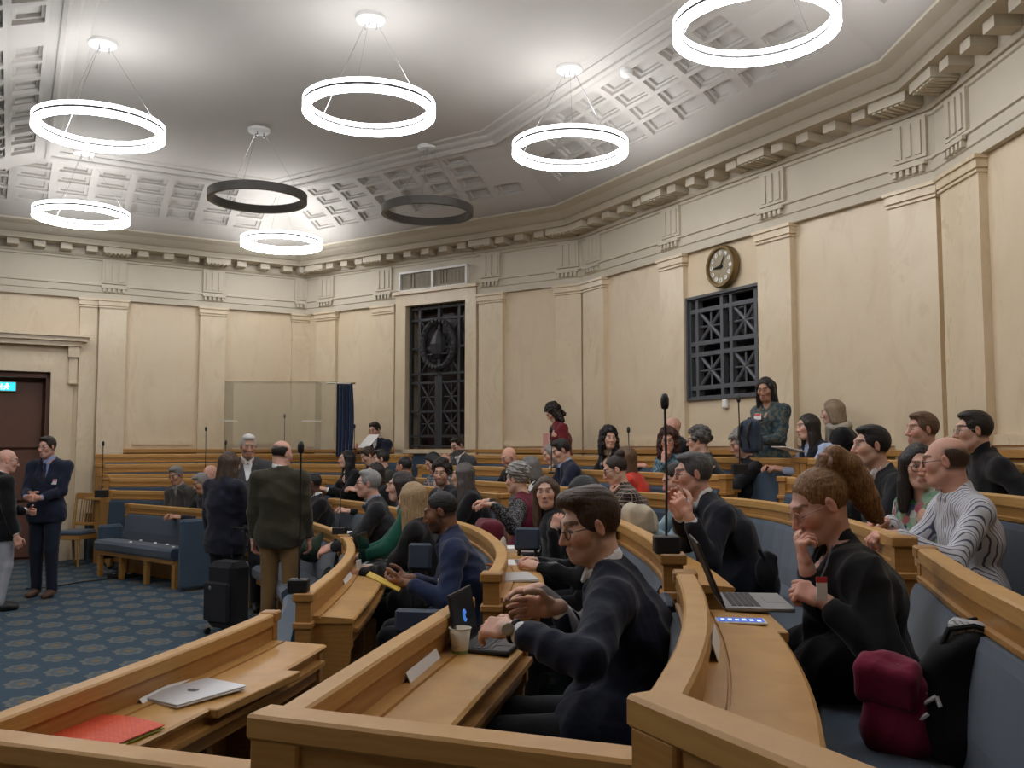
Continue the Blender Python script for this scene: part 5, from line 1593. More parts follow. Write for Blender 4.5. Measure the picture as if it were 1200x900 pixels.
# --- close to the viewer
person('cup_man', 'seated man in navy suit and round glasses reaching over his laptop beside the paper cup', (690, 617), 3.1, 2, yaw=170, hy=28, hp=13, lean=0.16, build=0.97,
       la={'px': (602, 739, 2.80), 'd': (-0.8, 0.55, 0.02), 'pn': (0.3, 0.5, -0.8), 'curl': 0.5, 'pole': (-0.3, 0.75, -0.4), 'world': 1},
       ra={'px': (655, 712, 3.12), 'd': (-1, -0.12, 0.05), 'pn': (0, -1, -0.25), 'curl': 0.15, 'world': 1}, hair='quiff', hc='brown', tc=(0.012, 0.015, 0.030), tk='check', tc2=(0.016, 0.020, 0.038), tsc=0.35,
       shirt=WHITE_S, glasses=(0.02, 0.02, 0.022), beard=0.28, vox=0.0045)
person('coat_woman', 'woman in black coat with ginger ponytail and thin glasses, fist at her mouth', (960, 592), 3.2, 3, yaw=178, hy=8, hp=26, lean=0.14, female=True,
       la={'px': (968, 706, 3.0), 'd': (-0.8, 0.2, 0.35), 'pn': (0.3, 0.5, -0.7), 'curl': 0.95, 'world': 1}, ra={'px': (946, 668, 3.12), 'd': (-.25, 0, 1), 'pn': (.9, 0, 0.2), 'curl': .85, 'world': 1},
       hs=1.08, hair='pony', hc=(0.12, 0.058, 0.022), hc2=(0.42, 0.21, 0.075), skin='pink', top='coat', tc=(0.006, 0.006, 0.007), shirt=(.012, .012, .014), glasses=(0.45, 0.25, 0.18), vox=0.0045)
person('clasp_man', 'man in dark suit with greying hair and clasped hands beside the tall microphone', (811, 556), 5.1, 3, yaw=180, hy=4, hp=4, lean=0.30,
       la={'px': (808, 607, 4.72), 'd': (-.5, 0.05, .85), 'pn': (-0.1, 1, 0), 'curl': 0.55, 'world': 1, 'pole': (0, 0.3, -1)}, ra={'px': (795, 603, 4.92), 'd': (-.35, -.1, .9), 'pn': (0, -1, 0), 'curl': 0.4, 'world': 1, 'pole': (0, -0.3, -1)},
       hair='short', hc=(0.05, 0.048, 0.05), hc2=(0.13, 0.125, 0.12), tc=(0.012, 0.014, 0.022), tie=(0.03, 0.045, 0.10), glasses=BLKG, skin='pink', vox=0.005)
person('profile_man', 'man in black jacket with thick black hair in profile behind the ponytail', (1020, 523), 5.3, 4, yaw=186, hy=-4, hp=0, lean=0.10, la='desk', ra='desk', hair='short', hc='black', tc=CHAR, skin='fair', top='open', beard=0.15, vox=0.005)
person('stripe_man', 'balding man in blue striped shirt leaning towards the woman in green floral', (1107, 541), 4.35, 4, yaw=188, hy=-36, hp=6, lean=0.10, ty=-12,
       la={'px': (1052, 628, 4.15), 'd': (-1, .1, 0), 'pn': (0, 0.3, -1), 'curl': 0.75, 'world': 1}, ra={'px': (1044, 612, 4.45), 'd': (-1, -.1, 0), 'pn': (0, -.4, -1), 'curl': 0.7, 'world': 1},
       hair='ring', hc='brown', top='shirt', tc=(0.64, 0.65, 0.70), tk='stripe', tc2=(0.10, 0.11, 0.17), tsc=1.25, skin='pink', glasses=BLKG, legs=(0.30, 0.25, 0.17), vox=0.005)
person('floral_woman', 'woman with long dark hair and glasses in green floral blouse beside the striped shirt', (1077, 546), 4.8, 4, yaw=195, hy=62, hp=6, lean=0.08, female=True, la='lap', ra='lap', hair='long', hc='dark', top='blouse', tc=(0.05, 0.22, 0.09), tk='floral', glasses=BLKG, vox=0.005)
person('beard_youth', 'young man with brown hair and short beard sitting above the balding man', (1080, 504), 6.2, 5, yaw=188, hy=-4, hp=0, lean=0.08, hair='short', hc='light_brown', tc=(0.085, 0.095, 0.11), top='open', beard=0.45, skin='pink', vox=0.0055)
person('turtle_man', 'dark haired man in black turtleneck and glasses at the right edge of the photo', (1140, 505), 5.5, 5, yaw=172, hy=-2, hp=2, lean=0.10, ra='desk', la={'w': (-0.05, 0.62, 0.88), 'curl': 0.4}, hair='short', hc='dark', top='sweater', tk='turtle', tc=(0.008, 0.008, 0.010), glasses=(0.2, 0.2, 0.22), vox=0.0055, build=1.08)
# --- block past the first aisle
person('beard_blazer', 'bearded man in navy blazer looking down at a yellow booklet on his lap', (516, 600), 5.5, 1, yaw=182, hy=-2, hp=16, lean=0.14, la={'px': (478, 684, 5.25), 'd': (-1, 0.2, 0), 'pn': (0, 0.6, 0.5), 'curl': 0.5, 'world': 1}, ra={'px': (482, 678, 5.5), 'd': (-1, -0.2, 0), 'pn': (0, -.6, 0.5), 'curl': 0.5, 'world': 1}, hair='crop', hc='black', skin='brown', beard=1.0, tc=(0.016, 0.026, 0.070), shirt=(0.03, 0.035, 0.06), badge=(0.05, 0.27), lanyard=(0.02, 0.03, 0.08), vox=0.005)
person('blonde_back', 'woman with straight blonde hair in black, seen from behind between the green and navy jackets', (482, 585), 6.4, 1, yaw=168, hy=-18, hp=8, lean=0.12, female=True, la='desk', ra='desk', hair='long', hc='blonde', hc2=(0.52, 0.38, 0.22), top='sweater', tc=BLACKC, badge=(0.12, 0.3), vox=0.0055)
person('green_woman', 'woman with dark bob in emerald green jacket, partly hidden by the blonde woman', (469, 570), 7.2, 1, yaw=186, hy=0, hp=2, lean=0.10, female=True, hair='bob', hc='dark', hc2=(0.05, 0.03, 0.03), top='open', tc=(0.010, 0.085, 0.055), vox=0.006)
person('grey_suit', 'grey haired man in dark suit and blue shirt in profile with hands over papers', (431, 567), 8.0, 1, yaw=188, hy=-2, hp=0, lean=0.12, la='desk', hair='short', hc=(0.22, 0.22, 0.22), hc2=(0.42, 0.41, 0.40), skin='pink', glasses=BLKG, tc=CHAR, shirt=(0.28, 0.34, 0.46), tie=(0.03, 0.04, 0.08), badge=(0.08, 0.28), vox=0.006)
person('hand_neck', 'woman with long brown hair in black turning to look at the viewer, hand at neck', (640, 577), 6.6, 2, yaw=186, hy=74, hp=0, hr=4, lean=0.10, female=True, ra='lap', la={'px': (648, 622, 6.35), 'd': (0.35, 0.1, 0.9), 'pn': (0.2, 1, 0.2), 'curl': 0.5, 'world': 1, 'pole': (0.2, 0.4, -1)}, hair='long', hc='brown', hc2=(0.16, 0.10, 0.06), skin='fair', top='sweater', tc=BLACKC, vox=0.0048)
person('dark_crown', 'person with dark hair bent low right behind the man with the cup', (684, 582), 5.5, 2, yaw=182, hp=36, lean=0.18, hair='bob', hc='black', top='sweater', tc=BLACKC, female=True, vox=0.006)
person('grey_sweater', 'person in grey sweater hidden by the man in navy suit, one hand showing', (697, 620), 4.35, 2, yaw=180, hp=10, lean=0.10, la={'px': (632, 690, 4.1), 'd': (-1, 0.2, -.1), 'pn': (0, 0, -1), 'curl': 0.25, 'world': 1}, ra='lap', hair='short', hc='dark', top='sweater', tc=(0.11, 0.10, 0.10), vox=0.006)
person('burgundy_vest', 'woman with wavy grey hair in burgundy vest over speckled sleeves, back turned', (606, 562), 7.7, 2, yaw=158, hy=-8, hp=4, lean=0.08, female=True, la={'px': (578, 592, 7.2), 'd': (-1, 0, 0.1), 'pn': (0, 0, -1), 'curl': 0.5, 'world': 1}, ra={'px': (573, 588, 7.5), 'd': (-1, 0, 0), 'pn': (0, 0, -1), 'curl': 0.5, 'world': 1}, hair='curly', hc='grey', hc2=(0.5, 0.49, 0.47), top='sweater', tc=(0.025, 0.025, 0.028), tk='dots', tc2=(0.16, 0.16, 0.16), vest=(0.14, 0.014, 0.035), vox=0.0055)
person('long_grey', 'woman with long straight grey-brown hair and black jacket turned to the curly haired man', (542, 557), 8.6, 2, yaw=185, hy=-20, hp=4, lean=0.10, female=True, hair='longer', hc=(0.055, 0.045, 0.04), hc2=(0.17, 0.15, 0.14), top='open', tc=BLACKC, badge=True, vox=0.006)
person('curly_glasses', 'man with dark curly hair, beard and glasses facing the viewer', (517, 555), 9.2, 2, yaw=215, hy=45, hp=4, lean=0.10, hair='curly', hc='dark', beard=0.8, glasses=BLKG, top='open', tc=CHAR, shirt=(0.30, 0.30, 0.31), vox=0.0055)
person('bun_woman', 'woman with brown bun and glasses in a patterned top, hand at her mouth', (721, 551), 7.4, 3, yaw=184, hy=-4, hp=20, lean=0.16, female=True, ra='lap', la='chin', hair='bun', hc='dark', hc2=(0.06, 0.035, 0.025), glasses=BLKG, top='blouse', tc=(0.02, 0.014, 0.014), tk='check', tc2=(0.30, 0.24, 0.20), tsc=0.9, vox=0.0055)
person('short_hair_woman', 'person with short dark hair in pale blue, half hidden behind the clasped hands', (792, 562), 6.5, 3, yaw=184, hp=24, lean=0.14, female=True, hair='crop', hc='dark', top='blouse', tc=(0.30, 0.42, 0.48), skin='pink', badge=True, vox=0.006)
# --- upper rows at the right
person('red_top', 'woman with long brown hair in a bright orange-red top, seen from behind', (732, 538), 8.6, 4, yaw=158, hy=-10, hp=6, lean=0.08, female=True, hair='long', hc='light_brown', top='sweater', tc=(0.60, 0.045, 0.025), vox=0.006)
person('curly_grey_back', 'person with short curly grey hair and glasses seen from behind below the square grille', (818, 517), 8.8, 5, yaw=170, hy=-10, hp=4, lean=0.08, hair='curly', hc=(0.06, 0.058, 0.055), hc2=(0.20, 0.19, 0.18), glasses=BLKG, top='sweater', tc=(0.09, 0.10, 0.09), vox=0.006)
person('laughing_woman', 'laughing woman with big auburn curls and blue patterned top, hand on chin', (783, 517), 9.3, 5, yaw=215, hy=40, hp=4, lean=0.10, female=True, la='lap', ra='chin', hair='curly_long', hc=(0.05, 0.018, 0.012), skin='pink', glasses=BLKG, top='blouse', tc=(0.16, 0.28, 0.34), tk='print', tc2=(0.03, 0.06, 0.09), vox=0.006)
person('bald_upper', 'bald man in dark jacket in the upper row behind the laughing woman', (787, 501), 10.2, 6, yaw=190, hy=-6, hp=0, lean=0.08, hair='none', hc='brown', skin='pink', tc=BLACKC, beard=0.2, vox=0.0065)
person('black_curls', 'pale woman with long black curls in black jacket sitting in an upper row', (714, 514), 10.2, 5, yaw=205, hy=78, hp=0, lean=0.08, female=True, hair='curly_long', hc='black', skin='fair', top='open', tc=BLACKC, shirt=(0.35, 0.28, 0.2), vox=0.006)
person('navy_reader', 'dark haired man in navy jacket and open blue shirt looking down at his laptop', (657, 528), 9.7, 4, yaw=192, hy=4, hp=24, lean=0.14, hair='short', hc='dark', tc=NAVY, shirt=BLUE_S, top='open', vox=0.006)
person('white_blouse', 'person with long grey hair and white collar behind the man in navy jacket', (646, 532), 10.6, 5, yaw=195, hp=24, lean=0.12, female=True, hair='long', hc='grey', top='open', tc=CHAR, vox=0.007)
person('red_standing', 'woman in burgundy cardigan standing bent over by the back wall', (648, 484), 11.9, 6, pose='stand', yaw=195, hy=-10, hp=38, lean=0.16, female=True, la='clasp', ra='clasp', hair='curly_long', hc='dark', top='sweater', tc=(0.16, 0.016, 0.022), vox=0.0065, scale=0.94)
person('bald_glasses', 'bald man with grey beard and dark glasses looking down', (596, 536), 10.8, 4, yaw=205, hy=8, hp=24, lean=0.12, hair='none', hc='grey', beard=0.6, glasses=BLKG, skin='pink', tc=BLACKC, vox=0.006)
person('grey_bob', 'person with grey bob in black and white seen from behind', (620, 549), 9.0, 3, yaw=180, hy=-12, hp=18, lean=0.12, female=True, hair='bob', hc=(0.11, 0.105, 0.10), hc2=(0.26, 0.25, 0.24), top='sweater', tc=(0.02, 0.02, 0.02), tk='print', tc2=(0.6, 0.6, 0.6), tsc=0.5, vox=0.006)
person('dark_bob', 'person with dark bob in chequered shirt resting head on hand', (507, 542), 10.9, 3, yaw=212, hy=4, hp=32, lean=0.14, female=True, la='chin', ra='desk', hair='bob', hc='black', top='shirt', tc=(0.25, 0.27, 0.30), tk='check', tc2=(0.03, 0.035, 0.05), tsc=0.8, vox=0.0065)
person('grey_jacket_reader', 'man in grey jacket and glasses reading before the tall iron window', (536, 522), 12.5, 5, yaw=222, hy=4, hp=22, lean=0.12, la='read', ra='read', hair='short', hc='dark', glasses=BLKG, tc=GREYJ, vox=0.0065)
person('paper_man', 'man in dark jacket holding up a white sheet in the top row', (439, 504), 14.0, 6, yaw=235, hy=6, hp=16, lean=0.10, la='read', ra='read', hair='short', hc='dark', tc=NAVY, vox=0.007)
person('black_hair_badge', 'woman with long black hair and white badge in black jacket', (406, 538), 12.0, 3, yaw=210, hy=-6, hp=0, lean=0.10, female=True, hair='long', hc='black', top='open', tc=BLACKC, badge=True, vox=0.0065)
person('bowed_brown', 'person with brown hair bowed low behind the bearded young man', (431, 534), 12.6, 4, yaw=208, hp=30, lean=0.14, hair='short', hc='brown', top='sweater', tc=CHAR, vox=0.007)
person('khaki_beard', 'young bearded man in dark khaki jacket beside the black haired woman', (446, 538), 11.7, 3, yaw=200, hy=-8, hp=4, lean=0.10, hair='short', hc='dark', beard=0.6, top='open', tc=(0.035, 0.036, 0.028), shirt=(.05, .05, .05), vox=0.0065)
person('cropped_back', 'person with cropped black hair seen from behind in the third row', (473, 547), 11.0, 3, yaw=185, hy=-30, hp=6, lean=0.10, hair='crop', hc='black', skin='tan', top='sweater', tc=CHAR, vox=0.0065)
person('hidden_face', 'woman with dark hair peeping out behind the grey haired man', (439, 554), 10.3, 2, yaw=205, hy=12, hp=6, lean=0.10, female=True, hair='long', hc='dark', top='sweater', tc=BLACKC, vox=0.007)
person('suit_dark', 'man in black suit with white shirt and glasses sitting behind the green bag', (365, 567), 10.0, 1, yaw=196, hy=-6, hp=4, lean=0.10, hair='crop', hc='black', skin='dark', glasses=BLKG, tc=BLACKC, tie=(0.2, 0.21, 0.24), badge=(0.08, 0.3), vox=0.006)
# --- rows by the square grille
person('teal_standing', 'woman with long black hair standing in teal patterned top under the square grille', (897, 456), 8.6, 6, pose='stand', yaw=212, hy=22, hp=18, lean=0.05, female=True, la='clasp', ra='clasp', hair='longer', hc='black', skin='tan', top='blouse', tc=(0.022, 0.055, 0.075), tk='print', tc2=(0.10, 0.10, 0.075), badge=(-0.02, 0.13), vox=0.0055, scale=0.95)
person('blue_sleeves', 'young woman with dark wavy hair in black vest and pale blue sleeves leaning on desk', (946, 500), 8.3, 6, yaw=190, hy=-4, hp=6, lean=0.14, female=True, hair='long', hc='dark', top='shirt', tc=(0.42, 0.50, 0.70), vest=(0.012, 0.013, 0.02), vox=0.006)
person('scarf_woman', 'blonde woman with grey scarf and red lanyard in black jacket', (975, 483), 8.4, 6, yaw=165, hy=-10, hp=10, lean=0.12, female=True, hip_up=0.12, hair='bob', hc=(0.20, 0.14, 0.08), hc2=(0.42, 0.33, 0.22), top='sweater', tc=BLACKC, scarf=(0.42, 0.38, 0.31), lanyard=(0.45, 0.03, 0.02), badge=(0.1, 0.25), vox=0.006)
person('grey_behind_bag', 'grey haired person leaning on the desk behind the blue backpack', (868, 521), 8.7, 6, yaw=182, hp=20, lean=0.14, hair='curly', hc='grey', skin='pink', top='sweater', tc=CHAR, vox=0.0065)
# --- standing on the carpet
person('olive_man', 'balding man in olive jacket and tan trousers standing with his back to the viewer', (331, 532), 8.2, floor=0, pose='stand', yaw=92, hy=-40, hp=14, lean=0.04, la='down', ra='down', hair='ring', hc='dark', tc=(0.040, 0.036, 0.022), skin='pink', glasses=(0.4, 0.35, 0.25), legs=(0.20, 0.115, 0.045), vox=0.0055)
person('navy_woman', 'woman with brown hair in dark navy standing beside the olive jacket, back turned', (270, 544), 8.6, floor=0, pose='stand', yaw=62, hy=-4, hp=10, lean=0.04, female=True, la='down', ra='clasp', hair='long', hc='brown', hc2=(0.11, 0.07, 0.045), top='open', tc=(0.012, 0.013, 0.026), vox=0.0055)
person('white_hair', 'white haired man in dark grey jacket standing face to face with the couple', (291, 523), 9.4, floor=0, pose='stand', yaw=285, hy=8, hp=10, lean=0.04, la='down', ra='down', hair='short', hc='white', hc2=(0.72, 0.70, 0.67), skin='tan', tc=(0.06, 0.06, 0.065), vox=0.0055)
person('leaning_grey', 'bald person in grey jacket half hidden behind the woman in navy', (246, 556), 11.9, 1, yaw=225, hp=20, lean=0.16, hip_up=0.08, hair='none', hc='grey', skin='pink', tc=(0.045, 0.045, 0.05), legf=0.2, vox=0.0065)
person('grey_desk_man', 'grey haired man in tweed jacket leaning on the front desk by the side wall', (206, 557), 12.0, 1, yaw=238, hy=10, hp=20, lean=0.14, la='clasp', ra='clasp', hair='short', hc=(0.14, 0.135, 0.13), hc2=(0.32, 0.31, 0.30), skin='tan', tc=(0.065, 0.06, 0.055), shirt=(0.32, 0.31, 0.32), legf=0.2, vox=0.0065)
person('grey_neighbour', 'grey haired person bent down next to the tweed jacket', (235, 566), 11.6, 1, yaw=225, hp=24, lean=0.12, hair='short', hc='grey', skin='tan', top='sweater', tc=CHAR, legf=0.2, vox=0.007)
person('door_man', 'man in navy suit, blue shirt and dark tie standing by the brown door', (55, 524), 10.3, floor=0, pose='stand', yaw=268, hy=-14, hp=6, lean=0.03, la='clasp', ra='clasp', hair='short', hc='dark', skin='pink', glasses=BLKG, tc=(0.013, 0.018, 0.036), shirt=(0.25, 0.36, 0.66), tie=(0.03, 0.025, 0.04), legs=(0.013, 0.018, 0.034), shoe=(0.10, 0.05, 0.03), badge=(0.11, 0.24), beard=0.15, vox=0.0055)
person('edge_man', 'bald man in black jacket and pale jeans standing at the left edge of the photo', (9, 540), 9.5, floor=0, pose='stand', yaw=48, hy=-12, hp=10, lean=0.03, la='clasp', ra='down', hair='none', hc=(0.10, 0.085, 0.075), skin='pink', glasses=BLKG, tc=BLACKC, legs=(0.34, 0.35, 0.38), shoe=(0.012, 0.012, 0.012), vox=0.0055, bald=1.0)
# ================================================================== THINGS ON AND AROUND THE DESKS
DZ = lambda k: RAIL[k] - 0.127            # desktop height
def face(yaw): return rotz(math.radians(yaw))
# --- microphones: base box, stem, head
def mic(px, D, topy, label, box=(0.05, 0.04, 0.035), z=None, thick=1.0, drop=True):
    P = at_d(px[0], px[1], D)
    if z is not None: P[2] = z
    top = at_d(px[0], topy, D)[2]; h = top - P[2]
    root = empty('microphone', P, 0, label, 'microphone', 'gooseneck microphones of the chamber')
    mb = MB(); mb.box((0, 0, box[2]), box, None, 0.006); mb.build('base', M['black'], root)
    mb = MB(); mb.tube([(0, 0, box[2]*2), (0.004, 0, h*0.5), (0.0, 0, h - 0.05)], 0.0055*thick, 6); mb.build('stem', M['black'], root)
    mb = MB(); mb.lathe([(0.0, 0), (0.013, 0.004), (0.017, 0.02), (0.017, 0.045), (0.010, 0.062), (0.0, 0.066)], (0, 0, h - 0.065), 12); mb.build('head', M['black'], root, True)
def row_d(k, px, t_lo, t_hi, frac=0.0):
    """distance at which the sight line over photo column px crosses desk row k"""
    best = min(np.linspace(t_lo, t_hi, 400), key=lambda t: abs((row_pt(k, t)[0] * F_PX / (row_pt(k, t)[1] * math.cos(PITCH)) + 600) - px))
    return float(row_pt(k, best)[1])
q = row_pt(3, SECT[2][3][0]); mic((781, 641), q[1], 461, 'tall black microphone on the desk post beside the man with clasped hands', z=RAIL[3] + 0.004)
q = row_pt(1, SECT[2][1][0]); mic((350, 688), q[1], 517, 'tall black microphone on the desk post in front of the man in olive jacket', z=RAIL[1] + 0.004)
q = row_pt(5, SECT[3][5][0]); mic((867, 560), q[1], 463, 'tall thin microphone on a post in front of the blue backpack', z=RAIL[5] + 0.004, box=(0.065, 0.05, 0.045))
mic((119, 583), 12.3, 517, 'black microphone on the desk end beside the wooden chair', box=(0.07, 0.06, 0.05))
mic((398, 626), 8.0, 560, 'thin microphone rising from the desk in front of the grey haired man in dark suit', box=(0.06, 0.04, 0.03))
mic((240, 560), 13.3, 500, 'thin microphone on the far rows between the tweed jacket and the white haired man', box=(0.03, 0.03, 0.01))
mic((264, 556), 13.2, 516, 'short microphone on the far rows, below the corner of the clear screen', box=(0.03, 0.03, 0.01))
mic((333, 524), 13.6, 485, 'thin microphone on the top row behind the clear screen', box=(0.03, 0.03, 0.01))
mic((415, 527), 13.6, 497, 'microphone on the top row next to the navy curtain', box=(0.03, 0.03, 0.01))
mic((737, 560), 9.4, 500, 'slender microphone in front of the woman with black curls', box=(0.03, 0.03, 0.01))
mic((646, 555), 9.3, 500, 'slender microphone in front of the man in navy jacket and open blue shirt', box=(0.03, 0.03, 0.01))

# --- laptops
def screen_text(mb, w, h, n, x=0.0): pass
def open_laptop(P, yaw, label, w=0.32, d=0.22, tilt=105, base=None, lid=None, emblem=False, keys=True, screen=None):
    """front edge faces local -x (towards the user at +x when yaw=0 means user sits at +x)"""
    root = empty('laptop', P, math.radians(yaw), label, 'laptop')
    mb = MB(); mb.box((0, 0, 0.009), (d/2, w/2, 0.008), None, 0.004); b = mb.build('base', base or M['silver'], root)
    if keys:
        mb = MB()
        for i in range(5):
            for j in range(13):
                mb.box((-d/2 + 0.035 + i*0.0195, -w/2 + 0.03 + j*(w - 0.06)/12.0, 0.0178), (0.008, (w - 0.06)/28.0, 0.0012))
        kb = mb.build('keyboard', M['black'], b); kb['kind'] = 'stuff'
        mb = MB(); mb.box((d/2 - 0.045, 0, 0.0175), (0.033, 0.055, 0.0008), None); mb.build('touchpad', base or M['silver'], b)
    t = math.radians(tilt)
    u = np.array([math.cos(t), 0, math.sin(t)])            # up the lid, leaning away from the user (-x)
    nrm = np.array([math.sin(t), 0, -math.cos(t)])
    R = np.stack([u, np.array([0, 1.0, 0]), np.cross(u, [0, 1.0, 0])], 1)
    c = np.array([-d/2, 0, 0.014]) + u * d/2
    mb = MB(); mb.box(c, (d/2, w/2, 0.004), R, 0.003); l = mb.build('lid', lid or M['black'], root)
    mb = MB(); mb.box(c + nrm * 0.0045, (d/2 - 0.010, w/2 - 0.008, 0.0006), R); mb.build('screen', screen or M['black_glass'], l)
    if emblem:
        mb = MB(); q = c - nrm * 0.005 if emblem == 'back' else c + nrm * 0.0056
        Re = np.stack([np.array([0, 1.0, 0]), u, nrm], 1)
        ring_ = [q + Re @ np.array([0.016*math.cos(a), 0.020*math.sin(a), 0]) for a in np.linspace(0.3, 5.6, 18)]
        mb.tube(ring_, 0.0028, 5); mb.tube([q + Re @ np.array([-0.004, -0.012, 0]), q + Re @ np.array([0.004, 0.014, 0])], 0.003, 5)
        mb.build('emblem', emissive('emblem_blue', (0.06, 0.20, 0.60), 0.7), l)
    return root
P = at_z(577, 758, DZ(2) + 0.002); open_laptop(P, -14, 'open black laptop with blue emblem in front of the man in navy suit', base=M['black'], w=0.27, d=0.185, tilt=100, emblem='front')
P = at_z(882, 709, DZ(3)); open_laptop(P + [0, 0, 0.002], -6, 'open grey laptop with black lid in front of the ponytail woman', base=plain('laptop_grey', (0.30, 0.30, 0.31), 0.4, metal=0.3), w=0.32, d=0.23, tilt=112)
P = at_z(446, 661, DZ(1)); open_laptop(P, -4, 'open silver laptop at the end of the curved desk by the blonde woman', tilt=100)
P = at_z(706, 566, DZ(4) + 0.0); open_laptop(P, 12, 'open laptop with pale lid in front of the man in open blue shirt', tilt=112, lid=M['silver'])
def closed_laptop(P, yaw, label, w=0.31, d=0.22, logo=False):
    root = empty('laptop', P, math.radians(yaw), label, 'laptop')
    mb = MB(); mb.box((0, 0, 0.0055), (d/2, w/2, 0.005), None, 0.004); mb.build('base', M['silver'], root)
    mb = MB(); mb.box((0, 0, 0.0135), (d/2, w/2, 0.0028), None, 0.0025); l = mb.build('lid', M['silver'], root)
    if logo:      # dark fruit-shaped mark with a bite and a leaf
        mb = MB(); out = []
        for k in range(40):
            a = 2*PI*k/40
            r = 0.019 * (1 + 0.10*math.cos(2*a) * -1) * (1 - 0.16*math.exp(-((a - PI/2)/0.35)**2) - 0.10*math.exp(-((a - 3*PI/2)/0.28)**2))
            p = np.array([r*math.cos(a), r*1.08*math.sin(a)])
            dd = p - np.array([0.0225, 0.003]); L = np.linalg.norm(dd)
            if L < 0.0105: p = np.array([0.0225, 0.003]) + dd / L * 0.0105 if p[0] < 0.0225 - 0.004 else p - [0.006, 0]
            out.append(p)
        n = len(out); mb.add([(p[1], -p[0], 0.0164) for p in out] + [(p[1], -p[0], 0.0168) for p in out], [tuple(range(n))[::-1], tuple(range(n, 2*n))] + [(i, (i+1) % n, (i+1) % n + n, i + n) for i in range(n)])
        mb.lathe([(0.0, 0), (0.005, 0.0002), (0.0, 0.0006)], (0.0255, -0.003, 0.0164), 8)
        mb.build('emblem', plain('logo_dark', (0.10, 0.10, 0.11), 0.3), l)
    return root
P = at_z(226, 815, DZ(1)); closed_laptop(P + [0, 0, 0.002], 148, 'closed silver laptop with a dark fruit emblem beside the orange folder', logo=True, w=0.30, d=0.21)
P = at_z(603, 679, DZ(2)); closed_laptop(P + [0, 0, 0.004], 10, 'closed silver laptop in front of the heap of papers', w=0.30, d=0.21)

# --- sheets, cards, folders
def sheet(P, yaw, w, d, label, mat=None, cat='paper', name='paper_sheet', h=0.0015, pitch=0.0, roll=0.0, group=None):
    o_ = MB(); o_.box((0, 0, h), (d/2, w/2, h), rotx(roll) @ roty(pitch))
    o = o_.build(name, mat or M['paper']); o.location = tuple(P); o.rotation_euler = (0, 0, math.radians(yaw))
    return tag(o, label, cat, group)
def bent_card(pa, pb, z, label, tip=0.06):
    a = at_z(*pa, z); b = at_z(*pb, z); L = np.linalg.norm(b - a); c = (a + b) / 2
    yaw = math.degrees(math.atan2(b[1] - a[1], b[0] - a[0]))
    mb = MB(); mb.sweep([(-L/2, 0), (0, 0), (L/2, 0)], [(0.0, 0.0), (0.014, tip), (0.016, tip), (0.032, 0.0), (0.029, 0.0), (0.015, tip-0.003), (0.003, 0.0)])
    o = mb.build('name_card', M['paper']); o.location = tuple(c); o.rotation_euler = (0, 0, math.radians(yaw)); tag(o, label, 'card', 'folded name cards in the desk slots')
bent_card((470, 802), (506, 772), DZ(2) + 0.004, 'folded white card in the slot beside the paper cup', 0.035)
bent_card((828, 778), (831, 752), DZ(3) + 0.004, 'folded white card in the slot of the desk below the grey laptop', 0.05)
bent_card((399, 686), (408, 676), DZ(1) + 0.004, 'small folded white card on the curved desk of the first tall microphone', 0.035)
bent_card((158, 826), (222, 794), DZ(1) + 0.004, 'folded white card leaning behind the closed silver laptop', 0.02)
def orange_folder():
    P = at_z(112, 862, DZ(1))
    root = empty('folder', P + [0, 0, 0.001], math.radians(-20), 'bright orange folder with woven pattern and lime edge on the desk corner', 'folder')
    m, nt, b = new_mat('orange_card')
    br = N(nt, 'ShaderNodeTexBrick'); br.inputs['Scale'].default_value = 28; br.inputs['Color1'].default_value = (0.80, 0.10, 0.025, 1); br.inputs['Color2'].default_value = (0.70, 0.075, 0.02, 1); br.inputs['Mortar'].default_value = (0.42, 0.04, 0.015, 1)
    nt.links.new(COORD(nt), br.inputs['Vector']); nt.links.new(br.outputs['Color'], b.inputs['Base Color']); b.inputs['Roughness'].default_value = 0.55
    def slab(name, w, d, z, mat, curve):
        mb = MB(); n = 12; P_ = []
        for i in range(n+1):
            x = -w/2 + w*i/n; zz = z + curve * (1 - (2*i/n - 1)**2)
            P_ += [(x, -d/2, zz), (x, d/2, zz), (x, d/2, zz + 0.003), (x, -d/2, zz + 0.003)]
        fs = []
        for i in range(n):
            for j in range(4): fs.append((i*4+j, i*4+(j+1) % 4, i*4+4+(j+1) % 4, i*4+4+j)[::-1])
        fs += [(0, 1, 2, 3), (n*4+3, n*4+2, n*4+1, n*4)]
        mb.add(P_, fs); mb.build(name, mat, root)
    slab('back_cover', 0.30, 0.25, 0.0, plain('lime_card', (0.45, 0.50, 0.08), 0.6), 0.004)
    slab('sheets', 0.288, 0.24, 0.0045, M['paper'], 0.006)
    slab('front_cover', 0.30, 0.25, 0.009, m, 0.012)
orange_folder()
sheet(at_z(607, 661, DZ(2)) + [0, 0, 0.0], 8, 0.27, 0.20, 'loose printed sheets with an orange edge behind the closed silver laptop', h=0.006)
sheet(at_z(585, 664, DZ(2)) + [0, 0, 0.0], 30, 0.2, 0.08, 'orange leaflet sticking out of the heap of papers', plain('orange_leaflet', (0.62, 0.18, 0.06), 0.6), 'leaflet', 'leaflet', 0.004)
sheet(at_z(628, 662, DZ(2)) + [0, 0, 0.013], 6, 0.2, 0.24, 'dark catalogue with grid pattern on the heap of papers', cloth((0.05, 0.05, 0.06), 'check', (0.4, 0.4, 0.38), 0.8), 'magazine', 'catalogue', 0.004)
sheet(at_z(610, 645, DZ(2)) + [0, 0, 0.0], -5, 0.2, 0.27, 'white notebook in front of the woman with hand at neck', h=0.012, name='notebook', cat='notebook')
